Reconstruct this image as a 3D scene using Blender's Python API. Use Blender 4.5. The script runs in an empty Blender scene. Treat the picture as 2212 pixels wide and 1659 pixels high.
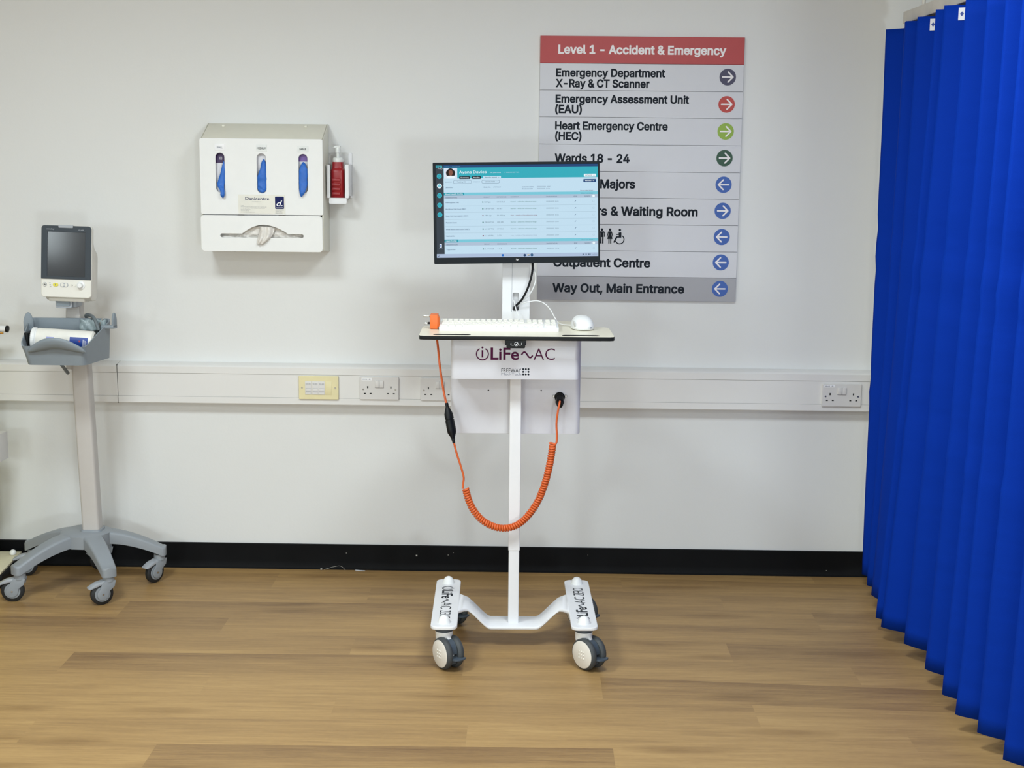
import bpy, bmesh, math, random
from mathutils import Matrix, Vector, Euler, noise
random.seed(7)
PI = math.pi
S = bpy.context.scene
COL = S.collection

# ------------------------------------------------------------------ camera
cam_d = bpy.data.cameras.new('camera')
cam = bpy.data.objects.new('camera', cam_d)
COL.objects.link(cam)
cam_d.sensor_width = 36.0
cam_d.sensor_fit = 'HORIZONTAL'
cam_d.lens = 36.0 * 2968.6 / 2212.0
cam_d.clip_start = 0.05
cam.matrix_world = Matrix(((0.9998298, -0.01243106, 0.01363225, 0.0),
                           (0.01547428, 0.1627154, -0.98655169, -5.12413),
                           (0.01004571, 0.98659473, 0.16288007, 1.57733),
                           (0, 0, 0, 1)))
S.camera = cam

# ------------------------------------------------------------------ view and light
S.view_settings.view_transform = 'Standard'
S.view_settings.look = 'None'
S.view_settings.exposure = 0.02
S.view_settings.gamma = 1.0
S.view_settings.use_curve_mapping = False
world = bpy.data.worlds.new('world')
S.world = world
world.use_nodes = True
wbg = world.node_tree.nodes['Background']
wbg.inputs[0].default_value = (0.85, 0.93, 1.0, 1)
wbg.inputs[1].default_value = 0.6


def area_light(name, loc, rot, sx, sy, watts, color, spread=180):
    d = bpy.data.lights.new(name, 'AREA')
    d.shape = 'RECTANGLE'
    d.size, d.size_y = sx, sy
    d.energy = watts
    d.color = color
    d.spread = math.radians(spread)
    o = bpy.data.objects.new(name, d)
    o.location = loc
    o.rotation_euler = rot
    COL.objects.link(o)
    return o


# assumed ceiling panels of the ward, out of view (facing down)
WARM = (0.87, 0.965, 1.0)
for (px, py, w) in ((-1.45, -2.2, 40), (0.45, -2.2, 36), (-1.45, -4.9, 32), (0.55, -4.9, 31), (-1.45, -7.6, 24), (0.55, -7.6, 24)):
    area_light('assumed_ceiling_lamp', (px, py, 2.66), (0, 0, 0), 0.58, 0.58, w, WARM, 168)
# lights added for assumed, unseen windows in left and far walls (facing the ward)
SKY = (0.85, 0.96, 1.0)
area_light('assumed_window_light', (-4.36, -6.05, 2.08), (PI / 2, 0, -PI / 2), 0.95, 0.5, 22, SKY)  # assumed, no opening here; added to reflect in the small patient monitor
area_light('assumed_window_light', (-2.75, -9.3, 1.75), (PI / 2, 0, 0), 0.7, 0.6, 62, SKY)  # assumed source of the shadows falling to the right
area_light('assumed_window_light', (2.0, -9.3, 0.42), (PI / 2, 0, 0), 0.55, 0.55, 80, SKY)  # assumed low light, added to throw the monitor's shadow up the wall
area_light('assumed_window_light', (-0.55, -9.3, 1.9), (PI / 2, 0, 0), 1.0, 0.9, 18, SKY)  # assumed as well, out of view behind the camera


# ------------------------------------------------------------------ materials
def lin(c):
    return tuple(((v / 255) / 12.92 if v / 255 <= 0.04045 else ((v / 255 + 0.055) / 1.055) ** 2.4) for v in c)


def new_mat(name):
    m = bpy.data.materials.new(name)
    m.use_nodes = True
    nt = m.node_tree
    return m, nt, nt.nodes['Principled BSDF']


def mat(name, rgb, rough=0.5, metal=0.0, spec=0.5, vary=0.04, scale=30.0, bump=0.0, bscale=200.0, trans=0.0, coat=0.0, sheen=0.0):
    """plain material with a little procedural unevenness in tone and surface"""
    m, nt, p = new_mat(name)
    N, L = nt.nodes, nt.links
    c = lin(rgb)
    tc = N.new('ShaderNodeTexCoord')
    nz = N.new('ShaderNodeTexNoise')
    nz.inputs['Scale'].default_value = scale
    nz.inputs['Detail'].default_value = 3
    L.new(tc.outputs['Object'], nz.inputs['Vector'])
    r = N.new('ShaderNodeValToRGB')
    r.color_ramp.elements[0].position = 0.3
    r.color_ramp.elements[1].position = 0.7
    r.color_ramp.elements[0].color = tuple(v * (1 - vary) for v in c) + (1,)
    r.color_ramp.elements[1].color = tuple(min(1, v * (1 + vary)) for v in c) + (1,)
    L.new(nz.outputs['Fac'], r.inputs['Fac'])
    L.new(r.outputs['Color'], p.inputs['Base Color'])
    p.inputs['Roughness'].default_value = rough
    p.inputs['Metallic'].default_value = metal
    p.inputs['Specular IOR Level'].default_value = spec
    p.inputs['Transmission Weight'].default_value = trans
    p.inputs['Coat Weight'].default_value = coat
    if bump:
        n2 = N.new('ShaderNodeTexNoise')
        n2.inputs['Scale'].default_value = bscale
        n2.inputs['Detail'].default_value = 2
        L.new(tc.outputs['Object'], n2.inputs['Vector'])
        b = N.new('ShaderNodeBump')
        b.inputs['Strength'].default_value = bump
        b.inputs['Distance'].default_value = 0.002
        L.new(n2.outputs['Fac'], b.inputs['Height'])
        L.new(b.outputs['Normal'], p.inputs['Normal'])
    return m


_em = {}


def emit(rgb, k=1.0):
    key = (rgb, k)
    if key not in _em:
        m, nt, p = new_mat('lit_screen_%d' % len(_em))
        p.inputs['Base Color'].default_value = (0.01, 0.01, 0.012, 1)
        p.inputs['Roughness'].default_value = 0.35
        p.inputs['Specular IOR Level'].default_value = 0.065
        p.inputs['Emission Color'].default_value = lin(rgb) + (1,)
        p.inputs['Emission Strength'].default_value = k
        _em[key] = m
    return _em[key]


M = {}
M['wall'] = mat('painted_wall', (222, 223, 222), 0.6, vary=0.012, scale=1.2, bump=0.12, bscale=90)
M['trunk'] = mat('trunking_plastic', (222, 221, 219), 0.4, vary=0.01, scale=4)
M['groove'] = mat('dark_joint', (96, 95, 92), 0.7)
M['ceiling'] = mat('ceiling_tile', (225, 225, 222), 0.8)
M['skirt'] = mat('black_vinyl', (12, 13, 15), 0.6, vary=0.2, scale=6, spec=0.12)
M['white_metal'] = mat('white_powder_coat', (226, 227, 230), 0.32, vary=0.01)
M['white_plastic'] = mat('white_plastic', (232, 233, 232), 0.35, vary=0.01)
M['cover_white'] = mat('white_cover_sheet', (214, 216, 224), 0.28, vary=0.01)
M['cream_plastic'] = mat('cream_plastic', (226, 224, 210), 0.42, vary=0.015)
M['keys'] = mat('key_white', (238, 236, 226), 0.45, vary=0.01)
M['laminate'] = mat('cream_laminate', (235, 229, 208), 0.3, vary=0.02, scale=60)
M['black_edge'] = mat('black_edge', (20, 23, 24), 0.5, spec=0.25)
M['black'] = mat('black_plastic', (13, 15, 17), 0.45, spec=0.25)
M['black_gloss'] = mat('black_bezel', (22, 28, 33), 0.5, spec=0.15)
M['navy_print'] = mat('navy_print', (28, 36, 90), 0.5, spec=0.1)
M['dark_print'] = mat('dark_print', (26, 32, 40), 0.5, spec=0.1)
M['grey_print'] = mat('grey_print', (120, 126, 140), 0.5)
M['purple_print'] = mat('purple_print', (84, 20, 66), 0.5, spec=0.1)
M['purple_dark'] = mat('purple_card', (58, 34, 84), 0.5)
M['purple'] = mat('mauve_card', (116, 88, 160), 0.5)
M['white_card'] = mat('white_card', (226, 226, 232), 0.6)
M['paper'] = mat('cream_label_paper', (230, 229, 220), 0.6)
M['clear_label'] = mat('clear_label', (226, 229, 228), 0.4)
M['white_paper'] = mat('white_label_paper', (240, 241, 244), 0.5)
M['glove'] = mat('blue_nitrile', (38, 104, 196), 0.5, vary=0.08, scale=60, bump=0.5, bscale=160)
M['film'] = mat('crumpled_film', (222, 217, 210), 0.28, vary=0.05, scale=80, bump=0.8, bscale=120)
M['red_bottle'] = mat('red_bottle', (150, 22, 30), 0.35, vary=0.04)
M['pump'] = mat('clear_white_pump', (225, 228, 226), 0.25)
M['orange'] = mat('orange_rubber', (206, 92, 36), 0.42, vary=0.05)
M['orange_plug'] = mat('orange_plug', (228, 110, 44), 0.45, vary=0.03)
M['steel'] = mat('steel', (190, 190, 188), 0.28, metal=1.0)
M['brass'] = mat('brass', (190, 140, 70), 0.35, metal=1.0)
M['tyre'] = mat('grey_tyre', (62, 66, 68), 0.6)
M['tyre_black'] = mat('black_tyre', (28, 31, 34), 0.55)
M['pedal'] = mat('slate_pedal', (66, 76, 86), 0.45)
M['hub'] = mat('cream_hub', (224, 219, 210), 0.45, vary=0.02)
M['stand_grey'] = mat('stand_grey', (140, 146, 152), 0.42, vary=0.02)
M['stand_pole'] = mat('stand_pole', (190, 186, 182), 0.38, vary=0.01)
M['basket'] = mat('basket_grey', (128, 138, 146), 0.45, vary=0.02)
M['slate'] = mat('slate_bezel', (46, 55, 64), 0.45, vary=0.02)
M['case'] = mat('case_white', (226, 224, 216), 0.42, vary=0.01)
M['light_grey'] = mat('light_grey', (160, 165, 172), 0.4)
M['yellow'] = mat('yellow_button', (226, 214, 70), 0.45)
M['bounce_yellow'] = mat('yellow_paint', (214, 196, 70), 0.45)
M['lcd'] = mat('dark_lcd_glass', (44, 46, 50), 0.10, spec=0.38)
M['tub'] = mat('tub_white', (238, 236, 228), 0.35)
M['blue_label'] = mat('blue_label', (28, 64, 150), 0.45)
M['lilac_label'] = mat('lilac_label', (150, 156, 206), 0.45)
M['hose'] = mat('grey_hose', (104, 112, 116), 0.5)
M['pouch'] = mat('clear_pouch', (138, 152, 156), 0.2)
M['socket_white'] = mat('socket_white', (214, 212, 210), 0.35, vary=0.01)
M['socket_cream'] = mat('socket_cream', (224, 214, 170), 0.4, vary=0.02)
M['sign_red'] = mat('sign_red', (176, 58, 60), 0.45, vary=0.02)
M['sign_face'] = mat('sign_silver', (205, 206, 212), 0.42, vary=0.015, scale=5)
M['sign_grey'] = mat('sign_grey', (158, 158, 164), 0.42, vary=0.02, scale=5)
M['sign_print'] = mat('sign_print', (27, 33, 42), 0.5, spec=0.1)
M['sign_white'] = mat('sign_white', (236, 232, 234), 0.5)
M['disc_indigo'] = mat('disc_indigo', (62, 60, 88), 0.5)
M['disc_red'] = mat('disc_red', (184, 62, 56), 0.5)
M['disc_lime'] = mat('disc_lime', (140, 172, 62), 0.5)
M['disc_green'] = mat('disc_green', (34, 76, 56), 0.5)
M['disc_blue'] = mat('disc_blue', (52, 92, 170), 0.5)
M['rail'] = mat('rail_white', (214, 210, 202), 0.45)
M['base_cream'] = mat('base_cream', (212, 205, 176), 0.45)
M['dust'] = mat('dust_white', (190, 188, 180), 0.8)


def curtain_mat():
    m, nt, p = new_mat('blue_curtain_cloth')
    N, L = nt.nodes, nt.links
    tc = N.new('ShaderNodeTexCoord')
    mp = N.new('ShaderNodeMapping')
    mp.inputs['Scale'].default_value = (700, 700, 700)
    L.new(tc.outputs['Object'], mp.inputs['Vector'])
    nz = N.new('ShaderNodeTexNoise')
    nz.inputs['Scale'].default_value = 1.0
    L.new(mp.outputs['Vector'], nz.inputs['Vector'])
    r = N.new('ShaderNodeValToRGB')
    r.color_ramp.elements[0].color = lin((5, 46, 150)) + (1,)
    r.color_ramp.elements[1].color = lin((8, 57, 172)) + (1,)
    L.new(nz.outputs['Fac'], r.inputs['Fac'])
    L.new(r.outputs['Color'], p.inputs['Base Color'])
    p.inputs['Roughness'].default_value = 0.75
    p.inputs['Specular IOR Level'].default_value = 0.06
    # pressed-in fold creases across the cloth
    sp = N.new('ShaderNodeMapping')
    sp.inputs['Scale'].default_value = (2.2, 2.2, 16)
    L.new(tc.outputs['Object'], sp.inputs['Vector'])
    n2 = N.new('ShaderNodeTexNoise')
    n2.inputs['Scale'].default_value = 1.0
    L.new(sp.outputs['Vector'], n2.inputs['Vector'])
    b = N.new('ShaderNodeBump')
    b.inputs['Strength'].default_value = 0.25
    b.inputs['Distance'].default_value = 0.01
    L.new(n2.outputs['Fac'], b.inputs['Height'])
    L.new(b.outputs['Normal'], p.inputs['Normal'])
    return m


M['curtain'] = curtain_mat()


def floor_mat():
    m, nt, p = new_mat('oak_plank_vinyl')
    N, L = nt.nodes, nt.links
    tc = N.new('ShaderNodeTexCoord')
    tone = N.new('ShaderNodeAttribute'); tone.attribute_name = 'tone'
    seed = N.new('ShaderNodeAttribute'); seed.attribute_name = 'seed'
    vv = N.new('ShaderNodeAttribute'); vv.attribute_name = 'across'

    def noise4(sx, sy, detail, mul, dist=0.0, rough=0.55):
        mp = N.new('ShaderNodeMapping')
        mp.inputs['Scale'].default_value = (sx, sy, 1)
        L.new(tc.outputs['Object'], mp.inputs['Vector'])
        n = N.new('ShaderNodeTexNoise')
        n.noise_dimensions = '4D'
        n.inputs['Scale'].default_value = 1
        n.inputs['Detail'].default_value = detail
        n.inputs['Roughness'].default_value = rough
        n.inputs['Distortion'].default_value = dist
        k = N.new('ShaderNodeMath'); k.operation = 'MULTIPLY'; k.inputs[1].default_value = mul
        L.new(seed.outputs['Fac'], k.inputs[0])
        L.new(k.outputs[0], n.inputs['W'])
        L.new(mp.outputs['Vector'], n.inputs['Vector'])
        return n.outputs['Fac']

    def math_(op, a, b, c=None):
        k = N.new('ShaderNodeMath'); k.operation = op
        for i, v in enumerate((a, b, c)):
            if v is None:
                continue
            if isinstance(v, (int, float)):
                k.inputs[i].default_value = v
            else:
                L.new(v, k.inputs[i])
        return k.outputs[0]

    broad = noise4(1.1, 14, 3, 31.7, 0.6)
    fine = noise4(5, 210, 4, 17.3, 0.4, 0.6)
    fig = noise4(2.2, 34, 2, 53.1, 2.2)
    pore = noise4(45, 520, 3, 11.9)
    # t: 0 dark .. 1 light
    t = math_('MULTIPLY_ADD', tone.outputs['Fac'], 0.55, 0.16)
    t = math_('ADD', t, math_('MULTIPLY', math_('SUBTRACT', broad, 0.5), 0.75))
    t = math_('ADD', t, math_('MULTIPLY', math_('SUBTRACT', fine, 0.5), 0.55))
    t = math_('ADD', t, math_('MULTIPLY', math_('SUBTRACT', fig, 0.5), 0.5))
    t = math_('ADD', t, math_('MULTIPLY', math_('SUBTRACT', pore, 0.5), 0.42))
    # dark planks are printed paler towards one long side
    fade = math_('MULTIPLY', math_('SUBTRACT', 1.0, tone.outputs['Fac']), math_('MULTIPLY', vv.outputs['Fac'], 0.26))
    t = math_('ADD', t, fade)
    ramp = N.new('ShaderNodeValToRGB')
    e = ramp.color_ramp.elements
    e[0].position = 0.0; e[0].color = lin((109, 80, 51)) + (1,)
    e[1].position = 1.0; e[1].color = lin((187, 154, 101)) + (1,)
    k = e.new(0.35); k.color = lin((142, 112, 72)) + (1,)
    k = e.new(0.65); k.color = lin((166, 133, 85)) + (1,)
    L.new(t, ramp.inputs['Fac'])
    # sparse knots
    mp = N.new('ShaderNodeMapping'); mp.inputs['Scale'].default_value = (0.85, 4.6, 1)
    L.new(tc.outputs['Object'], mp.inputs['Vector'])
    vo = N.new('ShaderNodeTexVoronoi'); vo.voronoi_dimensions = '2D'; vo.inputs['Scale'].default_value = 1.0
    vo.inputs['Randomness'].default_value = 1.0
    wob = N.new('ShaderNodeTexNoise'); wob.inputs['Scale'].default_value = 3
    L.new(tc.outputs['Object'], wob.inputs['Vector'])
    mx = N.new('ShaderNodeMixRGB'); mx.blend_type = 'ADD'; mx.inputs['Fac'].default_value = 0.25
    L.new(mp.outputs['Vector'], mx.inputs['Color1']); L.new(wob.outputs['Color'], mx.inputs['Color2'])
    L.new(mx.outputs['Color'], vo.inputs['Vector'])
    kr = N.new('ShaderNodeValToRGB')
    kr.color_ramp.elements[0].position = 0.01; kr.color_ramp.elements[0].color = (0.62, 0.62, 0.62, 1)
    kr.color_ramp.elements[1].position = 0.15; kr.color_ramp.elements[1].color = (0, 0, 0, 1)
    L.new(vo.outputs['Distance'], kr.inputs['Fac'])
    mk = N.new('ShaderNodeMixRGB'); mk.blend_type = 'MULTIPLY'
    L.new(kr.outputs['Color'], mk.inputs['Fac'])
    L.new(ramp.outputs['Color'], mk.inputs['Color1'])
    mk.inputs['Color2'].default_value = (0.52, 0.46, 0.40, 1)
    # dusty film along the wall
    L.new(mk.outputs['Color'], p.inputs['Base Color'])
    p.inputs['Roughness'].default_value = 0.46
    p.inputs['Specular IOR Level'].default_value = 0.4
    b = N.new('ShaderNodeBump'); b.inputs['Strength'].default_value = 0.08; b.inputs['Distance'].default_value = 0.001
    L.new(fine, b.inputs['Height']); L.new(b.outputs['Normal'], p.inputs['Normal'])
    return m


M['floor'] = floor_mat()


# ------------------------------------------------------------------ mesh helpers
def T(x, y, z):
    return Matrix.Translation((x, y, z))


def RZ(a):
    return Matrix.Rotation(a, 4, 'Z')


def RX(a):
    return Matrix.Rotation(a, 4, 'X')


def RY(a):
    return Matrix.Rotation(a, 4, 'Y')


def FRONT(x=0, y=0, z=0):
    """local x -> world x, local y -> world z, local z -> towards the room (-y)"""
    return T(x, y, z) @ Matrix(((1, 0, 0, 0), (0, 0, -1, 0), (0, 1, 0, 0), (0, 0, 0, 1)))


class B:
    def __init__(s):
        s.bm = bmesh.new()

    def mesh(s, me, Mx=None, mat=0):
        if Mx is not None:
            me.transform(Mx)
        if mat is not None:
            me.polygons.foreach_set('material_index', [mat] * len(me.polygons))
        s.bm.from_mesh(me)
        bpy.data.meshes.remove(me)
        return s

    def add(s, t, Mx=None, mat=0):
        me = bpy.data.meshes.new('tmp')
        t.to_mesh(me)
        t.free()
        return s.mesh(me, Mx, mat)

    def box(s, x0, y0, z0, x1, y1, z1, bev=0.0, mat=0, Mx=None, seg=2):
        t = bmesh.new()
        bmesh.ops.create_cube(t, size=1)
        bmesh.ops.scale(t, vec=(abs(x1 - x0), abs(y1 - y0), abs(z1 - z0)), verts=t.verts)
        bmesh.ops.translate(t, vec=((x0 + x1) / 2, (y0 + y1) / 2, (z0 + z1) / 2), verts=t.verts)
        if bev:
            bmesh.ops.bevel(t, geom=t.edges[:], offset=bev, segments=seg, affect='EDGES', profile=0.5)
        return s.add(t, Mx, mat)

    def prism(s, pts, d0, d1, axis='z', bev=0.0, mat=0, Mx=None, seg=2):
        """polygon extruded; axis z: pts are (x,y); axis y: pts (x,z); axis x: pts (y,z)"""
        t = bmesh.new()

        def P(p, d):
            return {'z': (p[0], p[1], d), 'y': (p[0], d, p[1]), 'x': (d, p[0], p[1])}[axis]
        a = [t.verts.new(P(p, d0)) for p in pts]
        b = [t.verts.new(P(p, d1)) for p in pts]
        n = len(pts)
        t.faces.new(a); t.faces.new(b[::-1])
        for i in range(n):
            t.faces.new((a[i], b[i], b[(i + 1) % n], a[(i + 1) % n]))
        bmesh.ops.recalc_face_normals(t, faces=t.faces[:])
        if bev:
            eds = [e for e in t.edges if (e.verts[0] in a) == (e.verts[1] in a)]
            bmesh.ops.bevel(t, geom=eds, offset=bev, segments=seg, affect='EDGES', profile=0.5)
        return s.add(t, Mx, mat)

    def cyl(s, p0, p1, r0, r1=None, n=24, mat=0, Mx=None, bev=0.0):
        r1 = r0 if r1 is None else r1
        p0, p1 = Vector(p0), Vector(p1)
        d = p1 - p0
        h = d.length
        prof = [(0, 0), (r0, 0), (r1, h), (0, h)]
        if bev:
            prof = [(0, 0), (r0 - bev, 0), (r0 - bev * .3, bev * .3), (r0, bev), (r1, h - bev), (r1 - bev * .3, h - bev * .3), (r1 - bev, h), (0, h)]
        q = d.to_track_quat('Z', 'Y').to_matrix().to_4x4()
        return s.lathe(prof, n, mat, (Mx or Matrix()) @ T(*p0) @ q)

    def lathe(s, prof, n=32, mat=0, Mx=None):
        t = bmesh.new()
        rings = []
        for (r, h) in prof:
            if r < 1e-6:
                rings.append([t.verts.new((0, 0, h))])
            else:
                rings.append([t.verts.new((r * math.cos(2 * PI * i / n), r * math.sin(2 * PI * i / n), h)) for i in range(n)])
        for a, b in zip(rings, rings[1:]):
            if len(a) == 1 and len(b) == 1:
                continue
            for i in range(n):
                j = (i + 1) % n
                if len(a) == 1:
                    t.faces.new((a[0], b[j], b[i]))
                elif len(b) == 1:
                    t.faces.new((a[i], a[j], b[0]))
                else:
                    t.faces.new((a[i], a[j], b[j], b[i]))
        bmesh.ops.recalc_face_normals(t, faces=t.faces[:])
        return s.add(t, Mx, mat)

    def tube(s, pts, r, n=10, mat=0, Mx=None, cap=True):
        pts = [Vector(p) for p in pts]
        t = bmesh.new()
        up = None
        rings = []
        m = len(pts)
        for i, p in enumerate(pts):
            d = (pts[min(i + 1, m - 1)] - pts[max(i - 1, 0)]).normalized()
            if up is None:
                up = d.orthogonal().normalized()
            up = (up - d * up.dot(d)).normalized()
            w = d.cross(up)
            rr = r[i] if isinstance(r, (list, tuple)) else r
            rings.append([t.verts.new(p + (up * math.cos(2 * PI * k / n) + w * math.sin(2 * PI * k / n)) * rr) for k in range(n)])
        for a, b in zip(rings, rings[1:]):
            for k in range(n):
                t.faces.new((a[k], a[(k + 1) % n], b[(k + 1) % n], b[k]))
        if cap:
            t.faces.new(rings[0][::-1]); t.faces.new(rings[-1])
        bmesh.ops.recalc_face_normals(t, faces=t.faces[:])
        return s.add(t, Mx, mat)

    def loft(s, rings, mat=0, Mx=None, cap=True, closed=True):
        t = bmesh.new()
        R = [[t.verts.new(p) for p in ring] for ring in rings]
        n = len(R[0])
        for a, b in zip(R, R[1:]):
            for k in range(n if closed else n - 1):
                t.faces.new((a[k], a[(k + 1) % n], b[(k + 1) % n], b[k]))
        if cap and closed:
            t.faces.new(R[0][::-1]); t.faces.new(R[-1])
        bmesh.ops.recalc_face_normals(t, faces=t.faces[:])
        return s.add(t, Mx, mat)

    def plate(s, outer, holes=(), thick=0.002, bev=0.0, mat=0, Mx=None, side=None):
        """flat sheet with holes in local xy, from z=0 down to z=-thick, front facing +z"""
        cu = bpy.data.curves.new('c', 'CURVE')
        cu.dimensions = '2D'
        cu.fill_mode = 'BOTH'
        for lp in (outer,) + tuple(holes):
            sp = cu.splines.new('POLY')
            sp.points.add(len(lp) - 1)
            for p, q in zip(sp.points, lp):
                p.co = (q[0], q[1], 0, 1)
            sp.use_cyclic_u = True
        cu.extrude = max(thick / 2 - bev, 1e-5)
        if bev:
            cu.bevel_depth = bev
            cu.bevel_resolution = 2
            cu.offset = -bev
        me = curve_to_mesh(cu)
        me.transform(T(0, 0, -thick / 2))
        idx = [mat] * len(me.polygons)
        if side is not None:
            idx = [mat if abs(p.normal.z) > 0.8 else side for p in me.polygons]
        me.polygons.foreach_set('material_index', idx)
        return s.mesh(me, Mx, None)

    def text(s, st, x0, x1, base, cap, mat=0, Mx=None, bold=0.0, shear=0.0, lift=0.0, face=None):
        """lettering filling x0..x1 with the given baseline and capital height, in local xy"""
        me = text_mesh(st, bold, shear, face)
        xs = [v.co.x for v in me.vertices]
        a, b = min(xs), max(xs)
        ky = cap / cap_height(face)
        kx = ky if x1 is None else (x1 - x0) / (b - a)
        me.transform(T(x0, base, lift) @ Matrix.Diagonal((kx, ky, 1, 1)) @ T(-a, 0, 0))
        return s.mesh(me, Mx, mat)

    def obj(s, name, mats, parent=None, local=False, angle=40, sub=0):
        me = bpy.data.meshes.new(name)
        s.bm.to_mesh(me)
        s.bm.free()
        for m in (mats if isinstance(mats, (list, tuple)) else [mats]):
            me.materials.append(M[m] if isinstance(m, str) else m)
        me.polygons.foreach_set('use_smooth', [True] * len(me.polygons))
        me.set_sharp_from_angle(angle=math.radians(angle))
        o = bpy.data.objects.new(name, me)
        COL.objects.link(o)
        if parent is not None:
            o.parent = parent
            if not local:
                r = parent
                while r.parent is not None:
                    r = r.parent
                me.transform(ROOTM[r.name].inverted())
        if sub:
            md = o.modifiers.new('s', 'SUBSURF')
            md.levels = md.render_levels = sub
        return o


def curve_to_mesh(cu):
    o = bpy.data.objects.new('tmpc', cu)
    COL.objects.link(o)
    dg = bpy.context.evaluated_depsgraph_get()
    me = bpy.data.meshes.new_from_object(o.evaluated_get(dg))
    bpy.data.objects.remove(o)
    bpy.data.curves.remove(cu)
    return me


def sans_font():
    """the sans face that ships inside Blender; the built-in one if it is missing"""
    try:
        import os
        d = bpy.utils.system_resource('DATAFILES', path='fonts')
        return bpy.data.fonts.load(os.path.join(d, 'Inter.woff2'))
    except Exception:
        return None


SANS = sans_font()
_tx = {}


def outline_loops(st, face, shear):
    """closed outlines of a line of text, as lists of 2d points"""
    cu = bpy.data.curves.new('t', 'FONT')
    cu.body = st
    cu.size = 1.0
    cu.shear = shear
    cu.resolution_u = 3
    cu.fill_mode = 'NONE'
    if face is not None:
        cu.font = face
    me = curve_to_mesh(cu)
    nxt = {}
    for e in me.edges:
        a, b = e.vertices
        nxt.setdefault(a, []).append(b)
        nxt.setdefault(b, []).append(a)
    seen, loops = set(), []
    for v in range(len(me.vertices)):
        if v in seen or len(nxt.get(v, ())) != 2:
            continue
        lp, cur, prev = [], v, None
        if v + 1 in nxt[v]:
            prev = [q for q in nxt[v] if q != v + 1][0]
        while cur not in seen:
            seen.add(cur)
            p = me.vertices[cur].co
            lp.append(Vector((p.x, p.y)))
            q = [k for k in nxt[cur] if k != prev]
            prev, cur = cur, (q[0] if q else prev)
        cl = [lp[0]]
        for p in lp[1:]:
            if (p - cl[-1]).length > 1e-5:
                cl.append(p)
        if len(cl) > 3 and (cl[0] - cl[-1]).length < 1e-5:
            cl.pop()
        if len(cl) >= 3:
            loops.append(cl)
    bpy.data.meshes.remove(me)
    return loops


def area2(lp):
    return sum(p.x * q.y - q.x * p.y for p, q in zip(lp, lp[1:] + lp[:1])) / 2


def fill_nonzero(loops, vs, fs):
    """fill overlapping outlines by winding number, as horizontal trapezoids"""
    E = []
    for lp in loops:
        for a, b in zip(lp, lp[1:] + lp[:1]):
            if abs(a[1] - b[1]) > 1e-7:
                E.append((a, b, 1) if a[1] < b[1] else (b, a, -1))
    ys = {round(v, 6) for a, b, w in E for v in (a[1], b[1])}
    for i in range(len(E)):
        (ax, ay), (bx, by), _ = E[i]
        for j in range(i + 1, len(E)):
            (cx, cy), (dx, dy), _ = E[j]
            if cy >= by or dy <= ay or max(ax, bx) < min(cx, dx) or max(cx, dx) < min(ax, bx):
                continue
            den = (bx - ax) * (dy - cy) - (by - ay) * (dx - cx)
            if abs(den) < 1e-12:
                continue
            t = ((cx - ax) * (dy - cy) - (cy - ay) * (dx - cx)) / den
            y = ay + t * (by - ay)
            if 0 < t < 1 and cy < y < dy:
                ys.add(round(y, 6))
    ys = sorted(ys)
    for y0, y1 in zip(ys, ys[1:]):
        if y1 - y0 < 2e-6:
            continue
        ym = (y0 + y1) / 2
        act = []
        for a, b, w in E:
            if a[1] < ym < b[1]:
                k = (b[0] - a[0]) / (b[1] - a[1])
                act.append((a[0] + k * (ym - a[1]), a[0] + k * (y0 - a[1]), a[0] + k * (y1 - a[1]), w))
        act.sort()
        wn = 0
        for e in act:
            if wn == 0:
                st = e
            wn += e[3]
            if wn == 0 and e[0] - st[0] > 1e-6:
                n = len(vs)
                vs += [(st[1], y0, 0), (e[1], y0, 0), (e[2], y1, 0), (st[2], y1, 0)]
                fs.append((n, n + 1, n + 2, n + 3))


def text_mesh(st, bold=0.0, shear=0.0, face=None):
    key = (st, bold, shear, face is None)
    if key not in _tx:
        loops = outline_loops(st, face, shear)
        big = max(loops, key=lambda l: abs(area2(l)))
        sg = 1 if area2(big) > 0 else -1
        thick = []
        for lp in loops:
            if bold:      # thicken: push outlines out along their normals
                n = len(lp)
                q = []
                for i, p in enumerate(lp):
                    d1, d2 = (p - lp[i - 1]).normalized(), (lp[(i + 1) % n] - p).normalized()
                    m = Vector((d1.y + d2.y, -d1.x - d2.x)) * sg
                    if m.length > 1e-6:
                        m.normalize()
                        k = max(.5, abs(m.dot(Vector((d1.y, -d1.x)))))
                        q.append(p + m * bold / k)
                    else:
                        q.append(p)
                lp = q
            thick.append([(p.x, p.y) for p in lp])
        # group outlines that share a stretch of the line (one glyph each)
        thick.sort(key=lambda l: min(p[0] for p in l))
        groups, right = [], -1e9
        for lp in thick:
            x0, x1 = min(p[0] for p in lp), max(p[0] for p in lp)
            if x0 > right or not groups:
                groups.append([])
                right = x1
            groups[-1].append(lp)
            right = max(right, x1)
        vs, fs = [], []
        for g in groups:
            fill_nonzero(g, vs, fs)
        me = bpy.data.meshes.new('t')
        me.from_pydata(vs, [], fs)
        me.update()
        _tx[key] = me
    return _tx[key].copy()


_cap = {}


def cap_height(face):
    k = face is None
    if k not in _cap:
        ys = [p.y for lp in outline_loops('H', face, 0) for p in lp]
        _cap[k] = max(ys) - min(ys)
    return _cap[k]


def rrect(x0, y0, x1, y1, r, n=5):
    pts = []
    for cx, cy, a in ((x1 - r, y1 - r, 0), (x0 + r, y1 - r, 90), (x0 + r, y0 + r, 180), (x1 - r, y0 + r, 270)):
        for i in range(n + 1):
            t = math.radians(a + 90 * i / n)
            pts.append((cx + r * math.cos(t), cy + r * math.sin(t)))
    return pts


def circ(x, y, r, n=28):
    return [(x + r * math.cos(2 * PI * i / n), y + r * math.sin(2 * PI * i / n)) for i in range(n)]


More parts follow.
